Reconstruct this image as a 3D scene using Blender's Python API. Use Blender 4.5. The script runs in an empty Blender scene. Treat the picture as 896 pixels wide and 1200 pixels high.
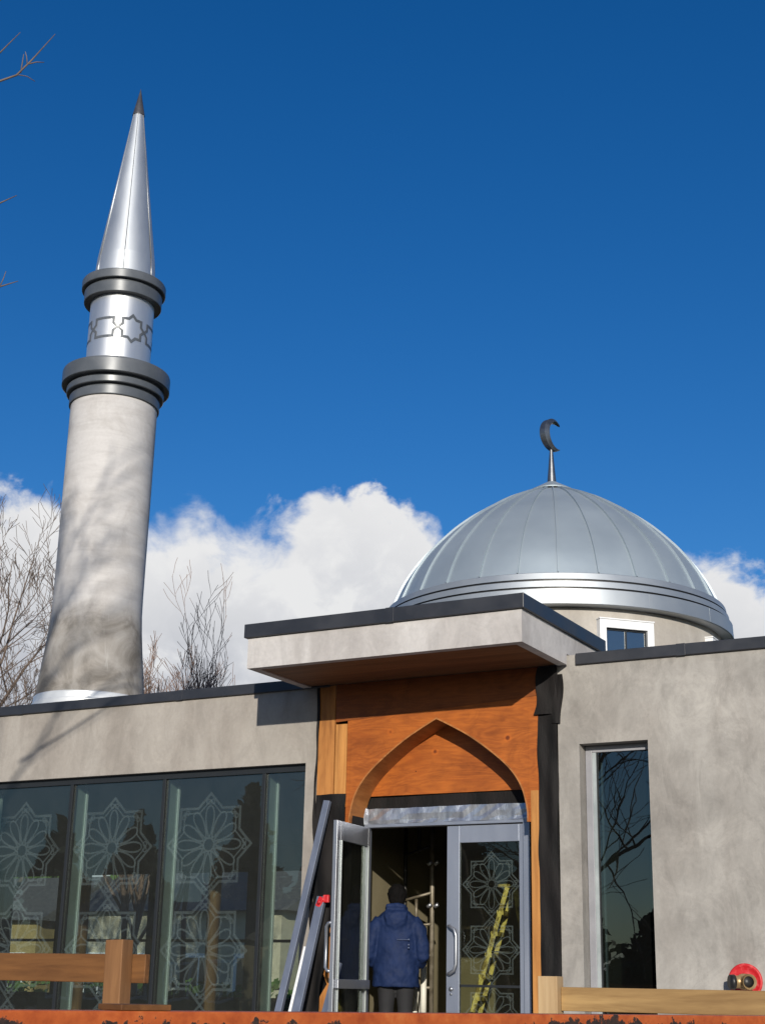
import bpy, bmesh, math, random
from math import sin, cos, pi, radians as R
from mathutils import Vector, Matrix, Quaternion
sc = bpy.context.scene
col = sc.collection
V = Vector

# ------------------------------------------------------------------ helpers
class MB:
    """collects shapes, then links them as one mesh object"""
    def __init__(s): s.v = []; s.f = []; s.sm = []
    def add(s, vs, fs, smooth=False):
        n = len(s.v); s.v += [tuple(p) for p in vs]
        s.f += [tuple(i + n for i in f) for f in fs]; s.sm += [smooth] * len(fs)
        return s
    def box(s, x0, x1, y0, y1, z0, z1, bev=0.0, rot=None, piv=None):
        bm = bmesh.new(); bmesh.ops.create_cube(bm, size=1)
        for v in bm.verts:
            v.co = V(((x0 + x1) / 2 + v.co.x * (x1 - x0), (y0 + y1) / 2 + v.co.y * (y1 - y0), (z0 + z1) / 2 + v.co.z * (z1 - z0)))
        if bev > 0: bmesh.ops.bevel(bm, geom=bm.edges[:] , offset=bev, segments=2, affect='EDGES', profile=.5)
        if rot is not None:
            piv = V(piv) if piv is not None else V(((x0 + x1) / 2, (y0 + y1) / 2, (z0 + z1) / 2))
            for v in bm.verts: v.co = rot @ (v.co - piv) + piv
        bm.verts.index_update()
        s.add([v.co for v in bm.verts], [[v.index for v in f.verts] for f in bm.faces]); bm.free(); return s
    def bar(s, a, b, w, d, bev=0.0, ref=(0, 1, 0)):
        """box section from a to b: w across, d along ref"""
        a = V(a); b = V(b); L = (b - a).length; z = (b - a).normalized()
        y = V(ref) - z * V(ref).dot(z); y.normalize(); x = y.cross(z)
        m = Matrix((x, y, z)).transposed()
        t = MB().box(-w / 2, w / 2, -d / 2, d / 2, 0, L, bev)
        return s.add([m @ V(p) + a for p in t.v], t.f)
    def tube(s, pts, rad, n=8, caps=True, smooth=True):
        pts = [V(p) for p in pts]
        if not hasattr(rad, '__len__'): rad = [rad] * len(pts)
        vs = []; fs = []; up = None
        for i, p in enumerate(pts):
            t = (pts[min(i + 1, len(pts) - 1)] - pts[max(i - 1, 0)])
            if t.length < 1e-9: t = V((0, 0, 1))
            t.normalize()
            if up is None:
                up = V((0, 0, 1)) if abs(t.z) < .9 else V((1, 0, 0))
            a = (up - t * up.dot(t)); a.normalize(); up = a; b = t.cross(a)
            for k in range(n):
                q = 2 * pi * k / n
                vs.append(p + (a * cos(q) + b * sin(q)) * rad[i])
        for i in range(len(pts) - 1):
            for k in range(n):
                k2 = (k + 1) % n
                fs.append((i * n + k, i * n + k2, (i + 1) * n + k2, (i + 1) * n + k))
        if caps:
            fs.append(tuple(range(n))[::-1]); fs.append(tuple((len(pts) - 1) * n + k for k in range(n)))
        return s.add(vs, fs, smooth)
    def lathe(s, prof, cx, cy, n=96, sharp=True, smooth=True):
        """prof: (r, z) from bottom/inside to top; sharp splits every segment"""
        segs = [(prof[i], prof[i + 1]) for i in range(len(prof) - 1)] if sharp else [prof]
        for sg in segs:
            vs = []; fs = []
            for r, z in sg:
                for k in range(n):
                    q = 2 * pi * k / n; vs.append((cx + r * cos(q), cy + r * sin(q), z))
            for i in range(len(sg) - 1):
                for k in range(n):
                    k2 = (k + 1) % n; fs.append((i * n + k, i * n + k2, (i + 1) * n + k2, (i + 1) * n + k))
            s.add(vs, fs, smooth)
        return s
    def prism(s, poly, y0, y1, smooth=False):
        """poly of (x, z) extruded from y0 to y1"""
        n = len(poly)
        vs = [(x, y0, z) for x, z in poly] + [(x, y1, z) for x, z in poly]
        fs = [tuple(range(n)), tuple(range(2 * n - 1, n - 1, -1))]
        fs += [(i, i + n, (i + 1) % n + n, (i + 1) % n) for i in range(n)]
        return s.add(vs, fs, smooth)
    def strip(s, pts, w, fn, closed=True):
        """flat ribbon along 2-D pts, mapped to 3-D by fn"""
        P = [V(p) for p in pts]; n = len(P); vs = []
        for i in range(n):
            a = P[i] - P[i - 1] if (closed or i > 0) else P[1] - P[0]
            b = P[(i + 1) % n] - P[i] if (closed or i < n - 1) else P[-1] - P[-2]
            a.normalize(); b.normalize()
            na = V((-a.y, a.x)); nb = V((-b.y, b.x)); m = na + nb
            if m.length < 1e-6: m = na
            m.normalize(); k = min(2.2, 1 / max(.25, m.dot(na)))
            vs += [fn(P[i] + m * w / 2 * k), fn(P[i] - m * w / 2 * k)]
        fs = [(2 * i, 2 * i + 1, (2 * i + 3) % (2 * n), (2 * i + 2) % (2 * n)) for i in range(n if closed else n - 1)]
        return s.add(vs, fs)
    def build(s, name, mat, parent=None):
        me = bpy.data.meshes.new(name); me.from_pydata(s.v, [], s.f)
        me.polygons.foreach_set('use_smooth', s.sm); me.update()
        if mat: me.materials.append(mat)
        o = bpy.data.objects.new(name, me); col.objects.link(o)
        if parent is not None: attach(o, parent)
        return o

def attach(o, parent):
    o.parent = parent
    o.matrix_parent_inverse = Matrix.Translation(-world_loc(parent))
def world_loc(o):
    # empties carry a location; meshes are built in world coordinates
    return V(o.location) if o.type == 'EMPTY' else V((0, 0, 0))
def tag(o, label=None, cat=None, group=None, kind=None):
    if label: o['label'] = label
    if cat: o['category'] = cat
    if group: o['group'] = group
    if kind: o['kind'] = kind
    return o
def thing(name, loc, label, cat, group=None):
    o = bpy.data.objects.new(name, None); o.location = loc; o.empty_display_size = .2
    col.objects.link(o); return tag(o, label, cat, group)

# ------------------------------------------------------------------ materials
def nt(name):
    m = bpy.data.materials.new(name); m.use_nodes = True
    t = m.node_tree; t.nodes.clear()
    return m, t, (lambda k, **kw: _node(t, k, kw)), t.links.new
def _node(t, k, kw):
    n = t.nodes.new(k)
    for a, b in kw.items():
        if a.startswith('i_'): n.inputs[int(a[2:]) if a[2:].isdigit() else a[2:].replace('_', ' ')].default_value = b
        else: setattr(n, a, b)
    return n
def c4(c): return (c[0], c[1], c[2], 1)
def noise(N, L, scale, detail=6, rough=.6, stretch=(1, 1, 1), src=None, dist=0.0):
    tc = N('ShaderNodeTexCoord'); mp = N('ShaderNodeMapping'); mp.inputs['Scale'].default_value = stretch
    L(tc.outputs['Object'], mp.inputs['Vector'])
    n = N('ShaderNodeTexNoise'); n.inputs['Scale'].default_value = scale; n.inputs['Detail'].default_value = detail
    n.inputs['Roughness'].default_value = rough; n.inputs['Distortion'].default_value = dist
    L(mp.outputs[0], n.inputs['Vector']); return n.outputs['Fac']
def ramp(N, L, fac, stops):
    r = N('ShaderNodeValToRGB'); e = r.color_ramp.elements
    while len(e) < len(stops): e.new(.5)
    for i, (p, c) in enumerate(stops): e[i].position = p; e[i].color = c4(c) if hasattr(c, '__len__') else (c, c, c, 1)
    L(fac, r.inputs['Fac']); return r.outputs['Color']
def mix(N, L, fac, a, b, mode='MIX'):
    m = N('ShaderNodeMix', data_type='RGBA', blend_type=mode)
    for k, x in ((0, fac), (6, a), (7, b)):
        if isinstance(x, (int, float)): m.inputs[k].default_value = x
        elif isinstance(x, (tuple, list)): m.inputs[k].default_value = c4(x)
        else: L(x, m.inputs[k])
    return m.outputs[2]
def finish(t, N, L, colr, rough=.6, metal=0.0, bump=None, bstr=.2, bdist=.01, spec=.5, coat=0.0, aniso=0.0):
    p = N('ShaderNodeBsdfPrincipled'); o = N('ShaderNodeOutputMaterial')
    if isinstance(colr, (tuple, list)): p.inputs['Base Color'].default_value = c4(colr)
    else: L(colr, p.inputs['Base Color'])
    if isinstance(rough, (int, float)): p.inputs['Roughness'].default_value = rough
    else: L(rough, p.inputs['Roughness'])
    p.inputs['Metallic'].default_value = metal
    p.inputs['Specular IOR Level'].default_value = spec
    p.inputs['Coat Weight'].default_value = coat
    if bump is not None:
        b = N('ShaderNodeBump'); b.inputs['Strength'].default_value = bstr; b.inputs['Distance'].default_value = bdist
        L(bump, b.inputs['Height']); L(b.outputs[0], p.inputs['Normal'])
    L(p.outputs[0], o.inputs[0]); return p
def simple(name, c1, c2=None, scale=4, rough=.6, metal=0, stretch=(1, 1, 1), bstr=.15, bdist=.005, bscale=None, spec=.5, detail=6, lo=.35, hi=.65, dist=0.0):
    m, t, N, L = nt(name)
    f = noise(N, L, scale, detail, .6, stretch, dist=dist)
    colr = ramp(N, L, f, [(lo, c1), (hi, c2 or c1)])
    b = noise(N, L, bscale or scale * 5, 8, .65, stretch)
    rr = ramp(N, L, f, [(.3, max(0, rough - .06)), (.7, min(1, rough + .06))])
    finish(t, N, L, colr, rr, metal, b, bstr, bdist, spec); return m

def stucco(name, a, b, seed=0.0, blot=.55):
    """trowelled cement render: broad clouds, trowel sweeps, fine grain"""
    m, t, N, L = nt(name)
    st = (1.0 + seed, 1.0, 1.0)
    f1 = noise(N, L, .8, 6, .62, st, dist=.6); f2 = noise(N, L, 3.2, 8, .7, (1, 1, .55), dist=1.6)
    f3 = noise(N, L, 26, 6, .7); f4 = noise(N, L, 1.4, 5, .6, (1.3, 1, .4), dist=.4)
    base = ramp(N, L, f1, [(.3, a), (.7, b)])
    sweep = ramp(N, L, f2, [(.35, .74), (.52, 1.0), (.68, 1.14)])
    x = mix(N, L, blot, base, sweep, 'MULTIPLY')
    damp = ramp(N, L, f4, [(.42, (.72, .70, .69)), (.58, (1, 1, 1))])
    x = mix(N, L, .6, x, damp, 'MULTIPLY')
    x = mix(N, L, .25, x, ramp(N, L, f3, [(.3, .7), (.7, 1.15)]), 'MULTIPLY')
    tr_ = noise(N, L, 2.1, 9, .74, (1, 1, .8), dist=1.5)                 # thin skim marks left by the trowel
    x = mix(N, L, .5 * blot, x, ramp(N, L, tr_, [(.50, (1, 1, 1)), (.57, (1.28, 1.27, 1.26)), (.62, (1, 1, 1)), (.69, (.84, .83, .82))]), 'MULTIPLY')
    h = mix(N, L, .35, f2, f3)
    finish(t, N, L, x, .85, 0, h, .35, .006, .25); return m

def timber(name, a, b, stretch, knots=True, scale=1.0, rough=.65):
    m, t, N, L = nt(name)
    g = noise(N, L, 16 * scale, 7, .65, stretch, dist=.5); g2 = noise(N, L, 4 * scale, 5, .6, stretch, dist=1.2)
    x = ramp(N, L, g, [(.32, a), (.62, b)])
    x = mix(N, L, .55, x, ramp(N, L, g2, [(.34, (.38, .31, .26)), (.5, (.95, .93, .9)), (.7, (1.15, 1.1, 1.02))]), 'MULTIPLY')
    if knots:
        tc = N('ShaderNodeTexCoord'); vo = N('ShaderNodeTexVoronoi'); vo.inputs['Scale'].default_value = 2.6
        mp = N('ShaderNodeMapping'); mp.inputs['Scale'].default_value = tuple(.55 + .45 * q for q in stretch)
        L(tc.outputs['Object'], mp.inputs[0]); L(mp.outputs[0], vo.inputs['Vector'])
        k = ramp(N, L, vo.outputs['Distance'], [(.03, (.22, .13, .08)), (.075, (1, 1, 1))])
        x = mix(N, L, .8, x, k, 'MULTIPLY')
    finish(t, N, L, x, rough, 0, g, .25, .004, .35); return m

def plywood(name, a, b):
    """rotary-cut veneer: long wavy figure along X, knots and plugs"""
    m, t, N, L = nt(name)
    tc = N('ShaderNodeTexCoord'); mp = N('ShaderNodeMapping'); mp.inputs['Scale'].default_value = (.55, 1, 3.0)
    L(tc.outputs['Object'], mp.inputs[0])
    w = N('ShaderNodeTexNoise'); w.inputs['Scale'].default_value = 1.7; w.inputs['Detail'].default_value = 3; w.inputs['Distortion'].default_value = .7
    L(mp.outputs[0], w.inputs['Vector'])
    ml = N('ShaderNodeMath', operation='MULTIPLY', i_1=70.0); L(w.outputs['Fac'], ml.inputs[0])
    si = N('ShaderNodeMath', operation='SINE'); L(ml.outputs[0], si.inputs[0])
    ad = N('ShaderNodeMath', operation='MULTIPLY_ADD', i_1=.5, i_2=.5); L(si.outputs[0], ad.inputs[0])
    big = noise(N, L, 1.3, 4, .6); fine = noise(N, L, 30, 6, .6, (.12, 1, 1))
    x = ramp(N, L, ad.outputs[0], [(.0, a), (.9, b)])
    x = mix(N, L, .70, x, ramp(N, L, big, [(.3, a), (.7, b)]))
    x = mix(N, L, .5, x, ramp(N, L, fine, [(.35, (.72, .66, .6)), (.65, (1.1, 1.08, 1.05))]), 'MULTIPLY')
    vo = N('ShaderNodeTexVoronoi'); vo.inputs['Scale'].default_value = 2.3; L(tc.outputs['Object'], vo.inputs['Vector'])
    x = mix(N, L, .8, x, ramp(N, L, vo.outputs['Distance'], [(.04, (.28, .15, .07)), (.07, (1.3, 1.25, 1.15)), (.13, (1, 1, 1))]), 'MULTIPLY')
    v2 = N('ShaderNodeTexVoronoi'); v2.inputs['Scale'].default_value = 4.2; v2.inputs['Randomness'].default_value = .8; L(tc.outputs['Object'], v2.inputs['Vector'])
    x = mix(N, L, .9, x, ramp(N, L, v2.outputs['Distance'], [(.030, (.14, .09, .05)), (.042, (1.2, 1.15, 1.1)), (.06, (1, 1, 1))]), 'MULTIPLY')
    st = noise(N, L, 2.6, 7, .7, (.8, 1, 1.2), dist=1.0)
    x = mix(N, L, .6, x, ramp(N, L, st, [(.32, (.55, .48, .42)), (.5, (1, 1, 1)), (.68, (1.15, 1.12, 1.05))]), 'MULTIPLY')
    finish(t, N, L, x, .55, 0, fine, .15, .003, .4); return m

def glass(name, tint, ior=1.55, dirt=.03, gl=.0):
    m, t, N, L = nt(name)
    tr = N('ShaderNodeBsdfTransparent'); tr.inputs[0].default_value = c4(tint)
    g = N('ShaderNodeBsdfGlossy'); g.inputs['Roughness'].default_value = gl; g.inputs[0].default_value = (.92, .97, .97, 1)
    fr = N('ShaderNodeFresnel')   # the node inverts the index on a back face; a thin pane must not reflect totally there
    ge = N('ShaderNodeNewGeometry'); im = N('ShaderNodeMapRange'); im.inputs[3].default_value = ior; im.inputs[4].default_value = 1 / ior
    L(ge.outputs['Backfacing'], im.inputs[0]); L(im.outputs[0], fr.inputs['IOR'])
    wob = noise(N, L, 1.6, 2, .5); bp = N('ShaderNodeBump'); bp.inputs['Strength'].default_value = .06; bp.inputs['Distance'].default_value = .02
    L(wob, bp.inputs['Height']); L(bp.outputs[0], g.inputs['Normal'])
    mx = N('ShaderNodeMixShader'); L(fr.outputs[0], mx.inputs[0]); L(tr.outputs[0], mx.inputs[1]); L(g.outputs[0], mx.inputs[2])
    d = N('ShaderNodeBsdfDiffuse'); d.inputs[0].default_value = (.6, .6, .58, 1)
    sp = noise(N, L, 5, 8, .75, (1, 1, .5)); k = ramp(N, L, sp, [(.3, dirt * .7), (.8, dirt * 1.4)])
    m2 = N('ShaderNodeMixShader'); L(k, m2.inputs[0]); L(mx.outputs[0], m2.inputs[1]); L(d.outputs[0], m2.inputs[2])
    o = N('ShaderNodeOutputMaterial'); L(m2.outputs[0], o.inputs[0]); return m
def etched(name, c, a):
    m, t, N, L = nt(name)
    tr = N('ShaderNodeBsdfTransparent'); d = N('ShaderNodeBsdfDiffuse'); d.inputs[0].default_value = c4(c)
    f = noise(N, L, 3, 4); k = ramp(N, L, f, [(.3, a * .7), (.7, a * 1.25)])
    mx = N('ShaderNodeMixShader'); L(k, mx.inputs[0]); L(tr.outputs[0], mx.inputs[1]); L(d.outputs[0], mx.inputs[2])
    o = N('ShaderNodeOutputMaterial'); L(mx.outputs[0], o.inputs[0]); return m

M = {}
M['stucco_left'] = stucco('stucco_left', (.30, .276, .247), (.385, .356, .321), .13, .4)
M['stucco_right'] = stucco('stucco_right', (.27, .256, .236), (.385, .366, .338), -.2, .66)
M['fascia'] = stucco('fascia_render', (.45, .43, .42), (.57, .55, .535), .4, .4)
M['drum'] = stucco('drum_render', (.42, .395, .355), (.50, .47, .43), .25, .25)
M['cap'] = simple('cap_metal', (.022, .024, .030), (.034, .036, .043), 3, .42, .0, bstr=.04, spec=.5)
M['collar'] = simple('collar_paint', (.085, .095, .105), (.115, .125, .138), 2.5, .38, .15, bstr=.03)
M['finial'] = simple('finial_paint', (.06, .06, .068), (.09, .09, .10), 4, .4, .3, bstr=.03)
M['steel'] = simple('brushed_steel', (.60, .61, .62), (.68, .69, .70), 2, .45, .80, (1, 1, .15), bstr=.03, bdist=.002)
M['spire_steel'] = simple('spire_steel', (.48, .51, .54), (.54, .57, .60), 2, .55, .80, (1, 1, .3), bstr=.03, bdist=.002)
M['zinc'] = simple('zinc_sheet', (.40, .465, .505), (.43, .495, .535), .8, .55, .62, bstr=.03, bdist=.01, bscale=2)
M['cornice'] = simple('cornice_zinc', (.38, .41, .435), (.42, .45, .475), 1.0, .50, .7, bstr=.05, bdist=.008, bscale=2)
M['crescent'] = simple('crescent_metal', (.16, .17, .18), (.22, .23, .24), 5, .38, .85, bstr=.03)
M['seam_dark'] = simple('seam_dark', (.10, .11, .12), None, 3, .5, .5)
M['white_frame'] = simple('white_vinyl', (.72, .73, .74), (.78, .79, .80), 4, .4, 0, bstr=.03)
M['flashing_white'] = simple('white_flashing', (.60, .62, .64), (.70, .72, .73), 3, .4, .25, bstr=.05)
M['alu'] = simple('satin_aluminium', (.33, .345, .38), (.38, .395, .43), 3, .38, .75, (1, 1, .2), bstr=.03)
M['alu_door'] = simple('door_aluminium', (.27, .30, .37), (.32, .35, .42), 3, .42, .55, (1, 1, .2), bstr=.03)
M['alu_blue'] = simple('bar_aluminium', (.11, .13, .18), (.17, .195, .26), 5, .5, .3, (1, 1, .3), bstr=.06)
M['dark_frame'] = simple('dark_window_frame', (.03, .033, .036), None, 3, .4, .4)
M['fin'] = simple('mullion_fin', (.42, .46, .45), (.52, .56, .55), 3, .4, .5)
M['ply'] = plywood('orange_plywood', (.24, .058, .008), (.44, .125, .017))
M['ply_shaded'] = plywood('shaded_plywood', (.17, .045, .008), (.28, .080, .014))  # darker copy of the orange plywood: canopy shade put into the colour
M['ply_pale'] = timber('pale_ply', (.34, .135, .035), (.46, .20, .055), (1, 1, .12))
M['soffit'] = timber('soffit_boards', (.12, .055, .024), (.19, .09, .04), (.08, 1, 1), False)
M['stud'] = timber('stud_timber', (.40, .17, .045), (.55, .26, .075), (1, 1, .08))
M['arch_lining'] = timber('bent_ply', (.30, .11, .03), (.42, .17, .05), (1, .2, 1), False)
M['rail_wood'] = timber('rail_wood', (.10, .042, .014), (.185, .082, .027), (.09, 1, 1))  # base colour darkened for the tree shade on the left guard rail
M['post_wood'] = timber('post_wood', (.17, .08, .032), (.26, .13, .055), (1, 1, .08))  # tone lowered likewise: tree shade over the left post is in the colour
M['rail_pale'] = timber('weathered_rail', (.25, .145, .055), (.40, .255, .105), (.09, 1, 1))
M['post_pale'] = timber('weathered_post', (.36, .235, .12), (.48, .34, .19), (1, 1, .08))
M['membrane'] = simple('black_building_paper', (.006, .006, .006), (.014, .012, .012), 5, .7, 0, (1, 1, .3), bstr=.7, bdist=.02, bscale=10, spec=.18)
M['foil'] = simple('foil_tape', (.28, .30, .36), (.66, .69, .74), 7, .32, .75, (1, 1, .35), bstr=.7, bdist=.02, bscale=5)
M['rubber'] = simple('black_plastic', (.015, .015, .016), None, 5, .45)
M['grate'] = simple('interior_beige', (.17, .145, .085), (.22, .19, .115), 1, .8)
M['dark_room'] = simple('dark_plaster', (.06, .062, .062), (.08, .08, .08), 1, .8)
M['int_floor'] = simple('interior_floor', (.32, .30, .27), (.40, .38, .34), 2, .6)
M['concrete'] = simple('porch_concrete', (.28, .27, .26), (.36, .35, .33), 2, .85)
M['asphalt'] = simple('asphalt', (.04, .04, .042), (.06, .06, .06), 3, .9, bscale=60, bstr=.4)
M['lawn'] = simple('lawn', (.05, .085, .02), (.09, .13, .035), 2, .9, bscale=30, bstr=.5)
M['bark'] = simple('bark', (.16, .12, .095), (.27, .21, .165), 14, .9, stretch=(1, 1, .3), bstr=.4)
M['twig'] = simple('twig_bark', (.11, .08, .062), (.18, .135, .105), 6, .85)
M['twig_red'] = simple('reddish_twig', (.17, .11, .085), (.27, .18, .14), 6, .85)
M['bark_dark'] = simple('dark_bark', (.07, .055, .05), (.12, .095, .085), 10, .9)
M['leaf'] = simple('conifer_needles', (.015, .03, .012), (.04, .065, .025), 3, .8)
M['hedge'] = simple('hedge_leaf', (.045, .10, .02), (.09, .16, .035), 3, .8)
M['cream'] = simple('cream_siding', (.44, .40, .29), (.54, .49, .37), 5, .7)
M['ochre'] = simple('ochre_siding', (.26, .20, .08), (.34, .26, .11), 3, .7)
M['roof_tile'] = simple('grey_shingle', (.07, .07, .075), (.11, .11, .11), 8, .8)
M['window_dark'] = simple('dark_window', (.02, .025, .03), None, 3, .15)
M['glass'] = glass('tinted_glass', (.70, .76, .73), 1.6, .017)
M['slit_frame'] = simple('grey_window_frame', (.24, .24, .26), (.28, .28, .30), 4, .45)
M['glass_dark'] = glass('dark_glass', (.40, .45, .44), 1.8, .004)
M['glass_coated'] = glass('coated_blue_glass', (.22, .27, .30), 3.0, .02)
M['glass_door'] = glass('door_glass', (.78, .80, .74), 1.4, .004)
M['etch'] = etched('etched_frost', (.40, .52, .53), .062)
M['etch_door'] = etched('etched_frost_door', (.42, .52, .50), .08)
M['jacket'] = simple('blue_nylon', (.006, .015, .052), (.010, .023, .078), 5, .7, 0, bstr=.3, bdist=.008, bscale=9, spec=.2)
M['bar_mark'] = simple('faded_print', (.045, .065, .13), (.07, .09, .16), 30, .7)
M['trousers'] = simple('black_cloth', (.010, .010, .012), (.018, .018, .02), 6, .85)
M['hair'] = simple('black_hair', (.003, .003, .003), (.006, .005, .005), 40, .9, stretch=(1, 1, .2), spec=.1)
M['skin'] = simple('skin', (.30, .17, .11), (.36, .21, .14), 6, .55)
M['shoe'] = simple('shoe_leather', (.02, .018, .016), None, 6, .5)
M['scaf'] = simple('scaffold_steel', (.13, .11, .075), (.24, .21, .16), 9, .5, .4)
M['scaf_shaded'] = simple('scaffold_shaded', (.012, .012, .012), (.03, .028, .025), 9, .5, .3)  # scaffold steel blackened in its colour for members silhouetted out of the sun
M['yellow'] = simple('yellow_fibreglass', (.20, .14, .012), (.72, .60, .16), 13, .5, bstr=.3, lo=.42, hi=.56)
M['red'] = simple('red_paint', (.50, .012, .018), (.66, .10, .10), 26, .5, 0, bstr=.6, bdist=.006, bscale=40, lo=.5, hi=.75)
M['brass'] = simple('aged_brass', (.34, .23, .11), (.50, .36, .19), 9, .45, .55, bstr=.3)
M['white_pvc'] = simple('white_plastic', (.62, .60, .52), (.70, .68, .60), 5, .5)
M['blue_pvc'] = simple('blue_plastic', (.02, .07, .42), None, 5, .45)

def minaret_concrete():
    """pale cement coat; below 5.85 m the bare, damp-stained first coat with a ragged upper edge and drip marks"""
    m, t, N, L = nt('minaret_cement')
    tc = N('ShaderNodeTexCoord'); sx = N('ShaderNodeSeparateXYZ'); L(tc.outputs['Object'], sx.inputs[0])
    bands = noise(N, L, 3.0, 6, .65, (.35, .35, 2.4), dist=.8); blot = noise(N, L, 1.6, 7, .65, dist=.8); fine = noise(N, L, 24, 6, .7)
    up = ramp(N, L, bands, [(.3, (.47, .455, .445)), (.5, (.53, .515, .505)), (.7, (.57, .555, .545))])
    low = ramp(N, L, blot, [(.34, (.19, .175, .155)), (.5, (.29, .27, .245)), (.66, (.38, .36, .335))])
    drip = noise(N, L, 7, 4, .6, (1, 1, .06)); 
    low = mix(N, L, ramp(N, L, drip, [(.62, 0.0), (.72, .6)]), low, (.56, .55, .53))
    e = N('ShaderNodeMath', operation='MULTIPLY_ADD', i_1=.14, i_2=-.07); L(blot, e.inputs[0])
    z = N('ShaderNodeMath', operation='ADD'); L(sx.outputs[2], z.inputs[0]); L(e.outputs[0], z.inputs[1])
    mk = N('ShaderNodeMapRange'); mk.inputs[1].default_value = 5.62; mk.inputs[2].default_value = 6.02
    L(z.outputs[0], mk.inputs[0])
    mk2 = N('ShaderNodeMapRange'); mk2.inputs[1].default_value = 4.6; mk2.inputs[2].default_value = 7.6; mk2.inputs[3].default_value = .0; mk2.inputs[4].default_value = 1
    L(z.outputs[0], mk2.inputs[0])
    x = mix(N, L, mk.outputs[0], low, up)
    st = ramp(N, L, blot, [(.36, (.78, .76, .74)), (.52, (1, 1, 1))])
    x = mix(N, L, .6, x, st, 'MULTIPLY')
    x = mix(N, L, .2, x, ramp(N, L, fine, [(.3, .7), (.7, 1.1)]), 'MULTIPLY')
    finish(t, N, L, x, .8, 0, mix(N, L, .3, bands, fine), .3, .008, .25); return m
M['minaret'] = minaret_concrete()

def rusty_orange():
    """orange paint flaked off to black rust, mostly along the lower lip"""
    m, t, N, L = nt('chipped_orange_paint')
    tc = N('ShaderNodeTexCoord'); sx = N('ShaderNodeSeparateXYZ'); L(tc.outputs['Object'], sx.inputs[0])
    big = noise(N, L, 2.3, 3, .5); mid = noise(N, L, 14, 6, .7); fine = noise(N, L, 60, 5, .7)
    col_ = ramp(N, L, mid, [(.3, (.30, .055, .013)), (.55, (.46, .105, .024)), (.75, (.55, .18, .05))])
    g = N('ShaderNodeMapRange'); g.inputs[1].default_value = .645; g.inputs[2].default_value = .590; g.inputs[3].default_value = -.18; g.inputs[4].default_value = .14
    L(sx.outputs[2], g.inputs[0])
    a = N('ShaderNodeMath', operation='ADD'); L(g.outputs[0], a.inputs[0]); L(mid, a.inputs[1])
    b = N('ShaderNodeMath', operation='MULTIPLY_ADD', i_1=.9, i_2=-.45); L(big, b.inputs[0])
    c = N('ShaderNodeMath', operation='ADD'); L(a.outputs[0], c.inputs[0]); L(b.outputs[0], c.inputs[1])
    k = ramp(N, L, c.outputs[0], [(.52, 0.0), (.545, 1.0)])
    rust = ramp(N, L, fine, [(.35, (.012, .009, .009)), (.7, (.05, .025, .018))])
    x = mix(N, L, k, col_, rust)
    finish(t, N, L, x, ramp(N, L, k, [(0, .42), (1, .85)]), 0, mix(N, L, .5, mid, k), .4, .004, .5); return m
M['orange'] = rusty_orange()

# ------------------------------------------------------------------ camera
cam = bpy.data.cameras.new('camera'); co = bpy.data.objects.new('camera', cam); col.objects.link(co)
rx = V((.8770028724563314, .48005401558190997, .020349541199426127))
dn = V((-.1323064678274638, .28198977139077236, -.9502508970803449))
fw = V((-.4619101214244651, .8306803903756627, .3108200906810443))
mw = Matrix((rx, -dn, -fw)).transposed().to_4x4(); mw.translation = V((5.969, -13.765, .7))
co.matrix_world = mw
cam.sensor_fit = 'VERTICAL'; cam.sensor_height = 36; cam.sensor_width = 27
cam.lens = 1710.69 / 1200 * 36; cam.clip_start = .05; cam.clip_end = 3000
sc.camera = co

# ------------------------------------------------------------------ sun and sky
SUN = V((.456, -.848, .272)).normalized()      # direction to the sun
sl = bpy.data.lights.new('sun', 'SUN'); sl.energy = 4.6; sl.angle = R(.55); sl.color = (1, .93, .82)
so = bpy.data.objects.new('sun', sl); col.objects.link(so); so.location = (10, -20, 20)
so.rotation_euler = SUN.to_track_quat('Z', 'Y').to_euler()

w = bpy.data.worlds.new('World'); sc.world = w; w.use_nodes = True
t = w.node_tree; t.nodes.clear(); L = t.links.new
N = lambda k, **kw: _node(t, k, kw)
sky = N('ShaderNodeTexSky', sky_type='NISHITA'); sky.sun_disc = False
sky.sun_elevation = math.asin(SUN.z); sky.sun_rotation = math.atan2(SUN.x, SUN.y)
sky.altitude = 200; sky.air_density = 1.0; sky.dust_density = .7; sky.ozone_density = 4.0
hs = N('ShaderNodeHueSaturation'); hs.inputs['Saturation'].default_value = 1.27; hs.inputs['Hue'].default_value = .509; hs.inputs['Value'].default_value = 1.06
L(sky.outputs[0], hs.inputs['Color'])
b1 = N('ShaderNodeBackground'); b1.inputs[1].default_value = .10; L(hs.outputs[0], b1.inputs[0])
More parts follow.
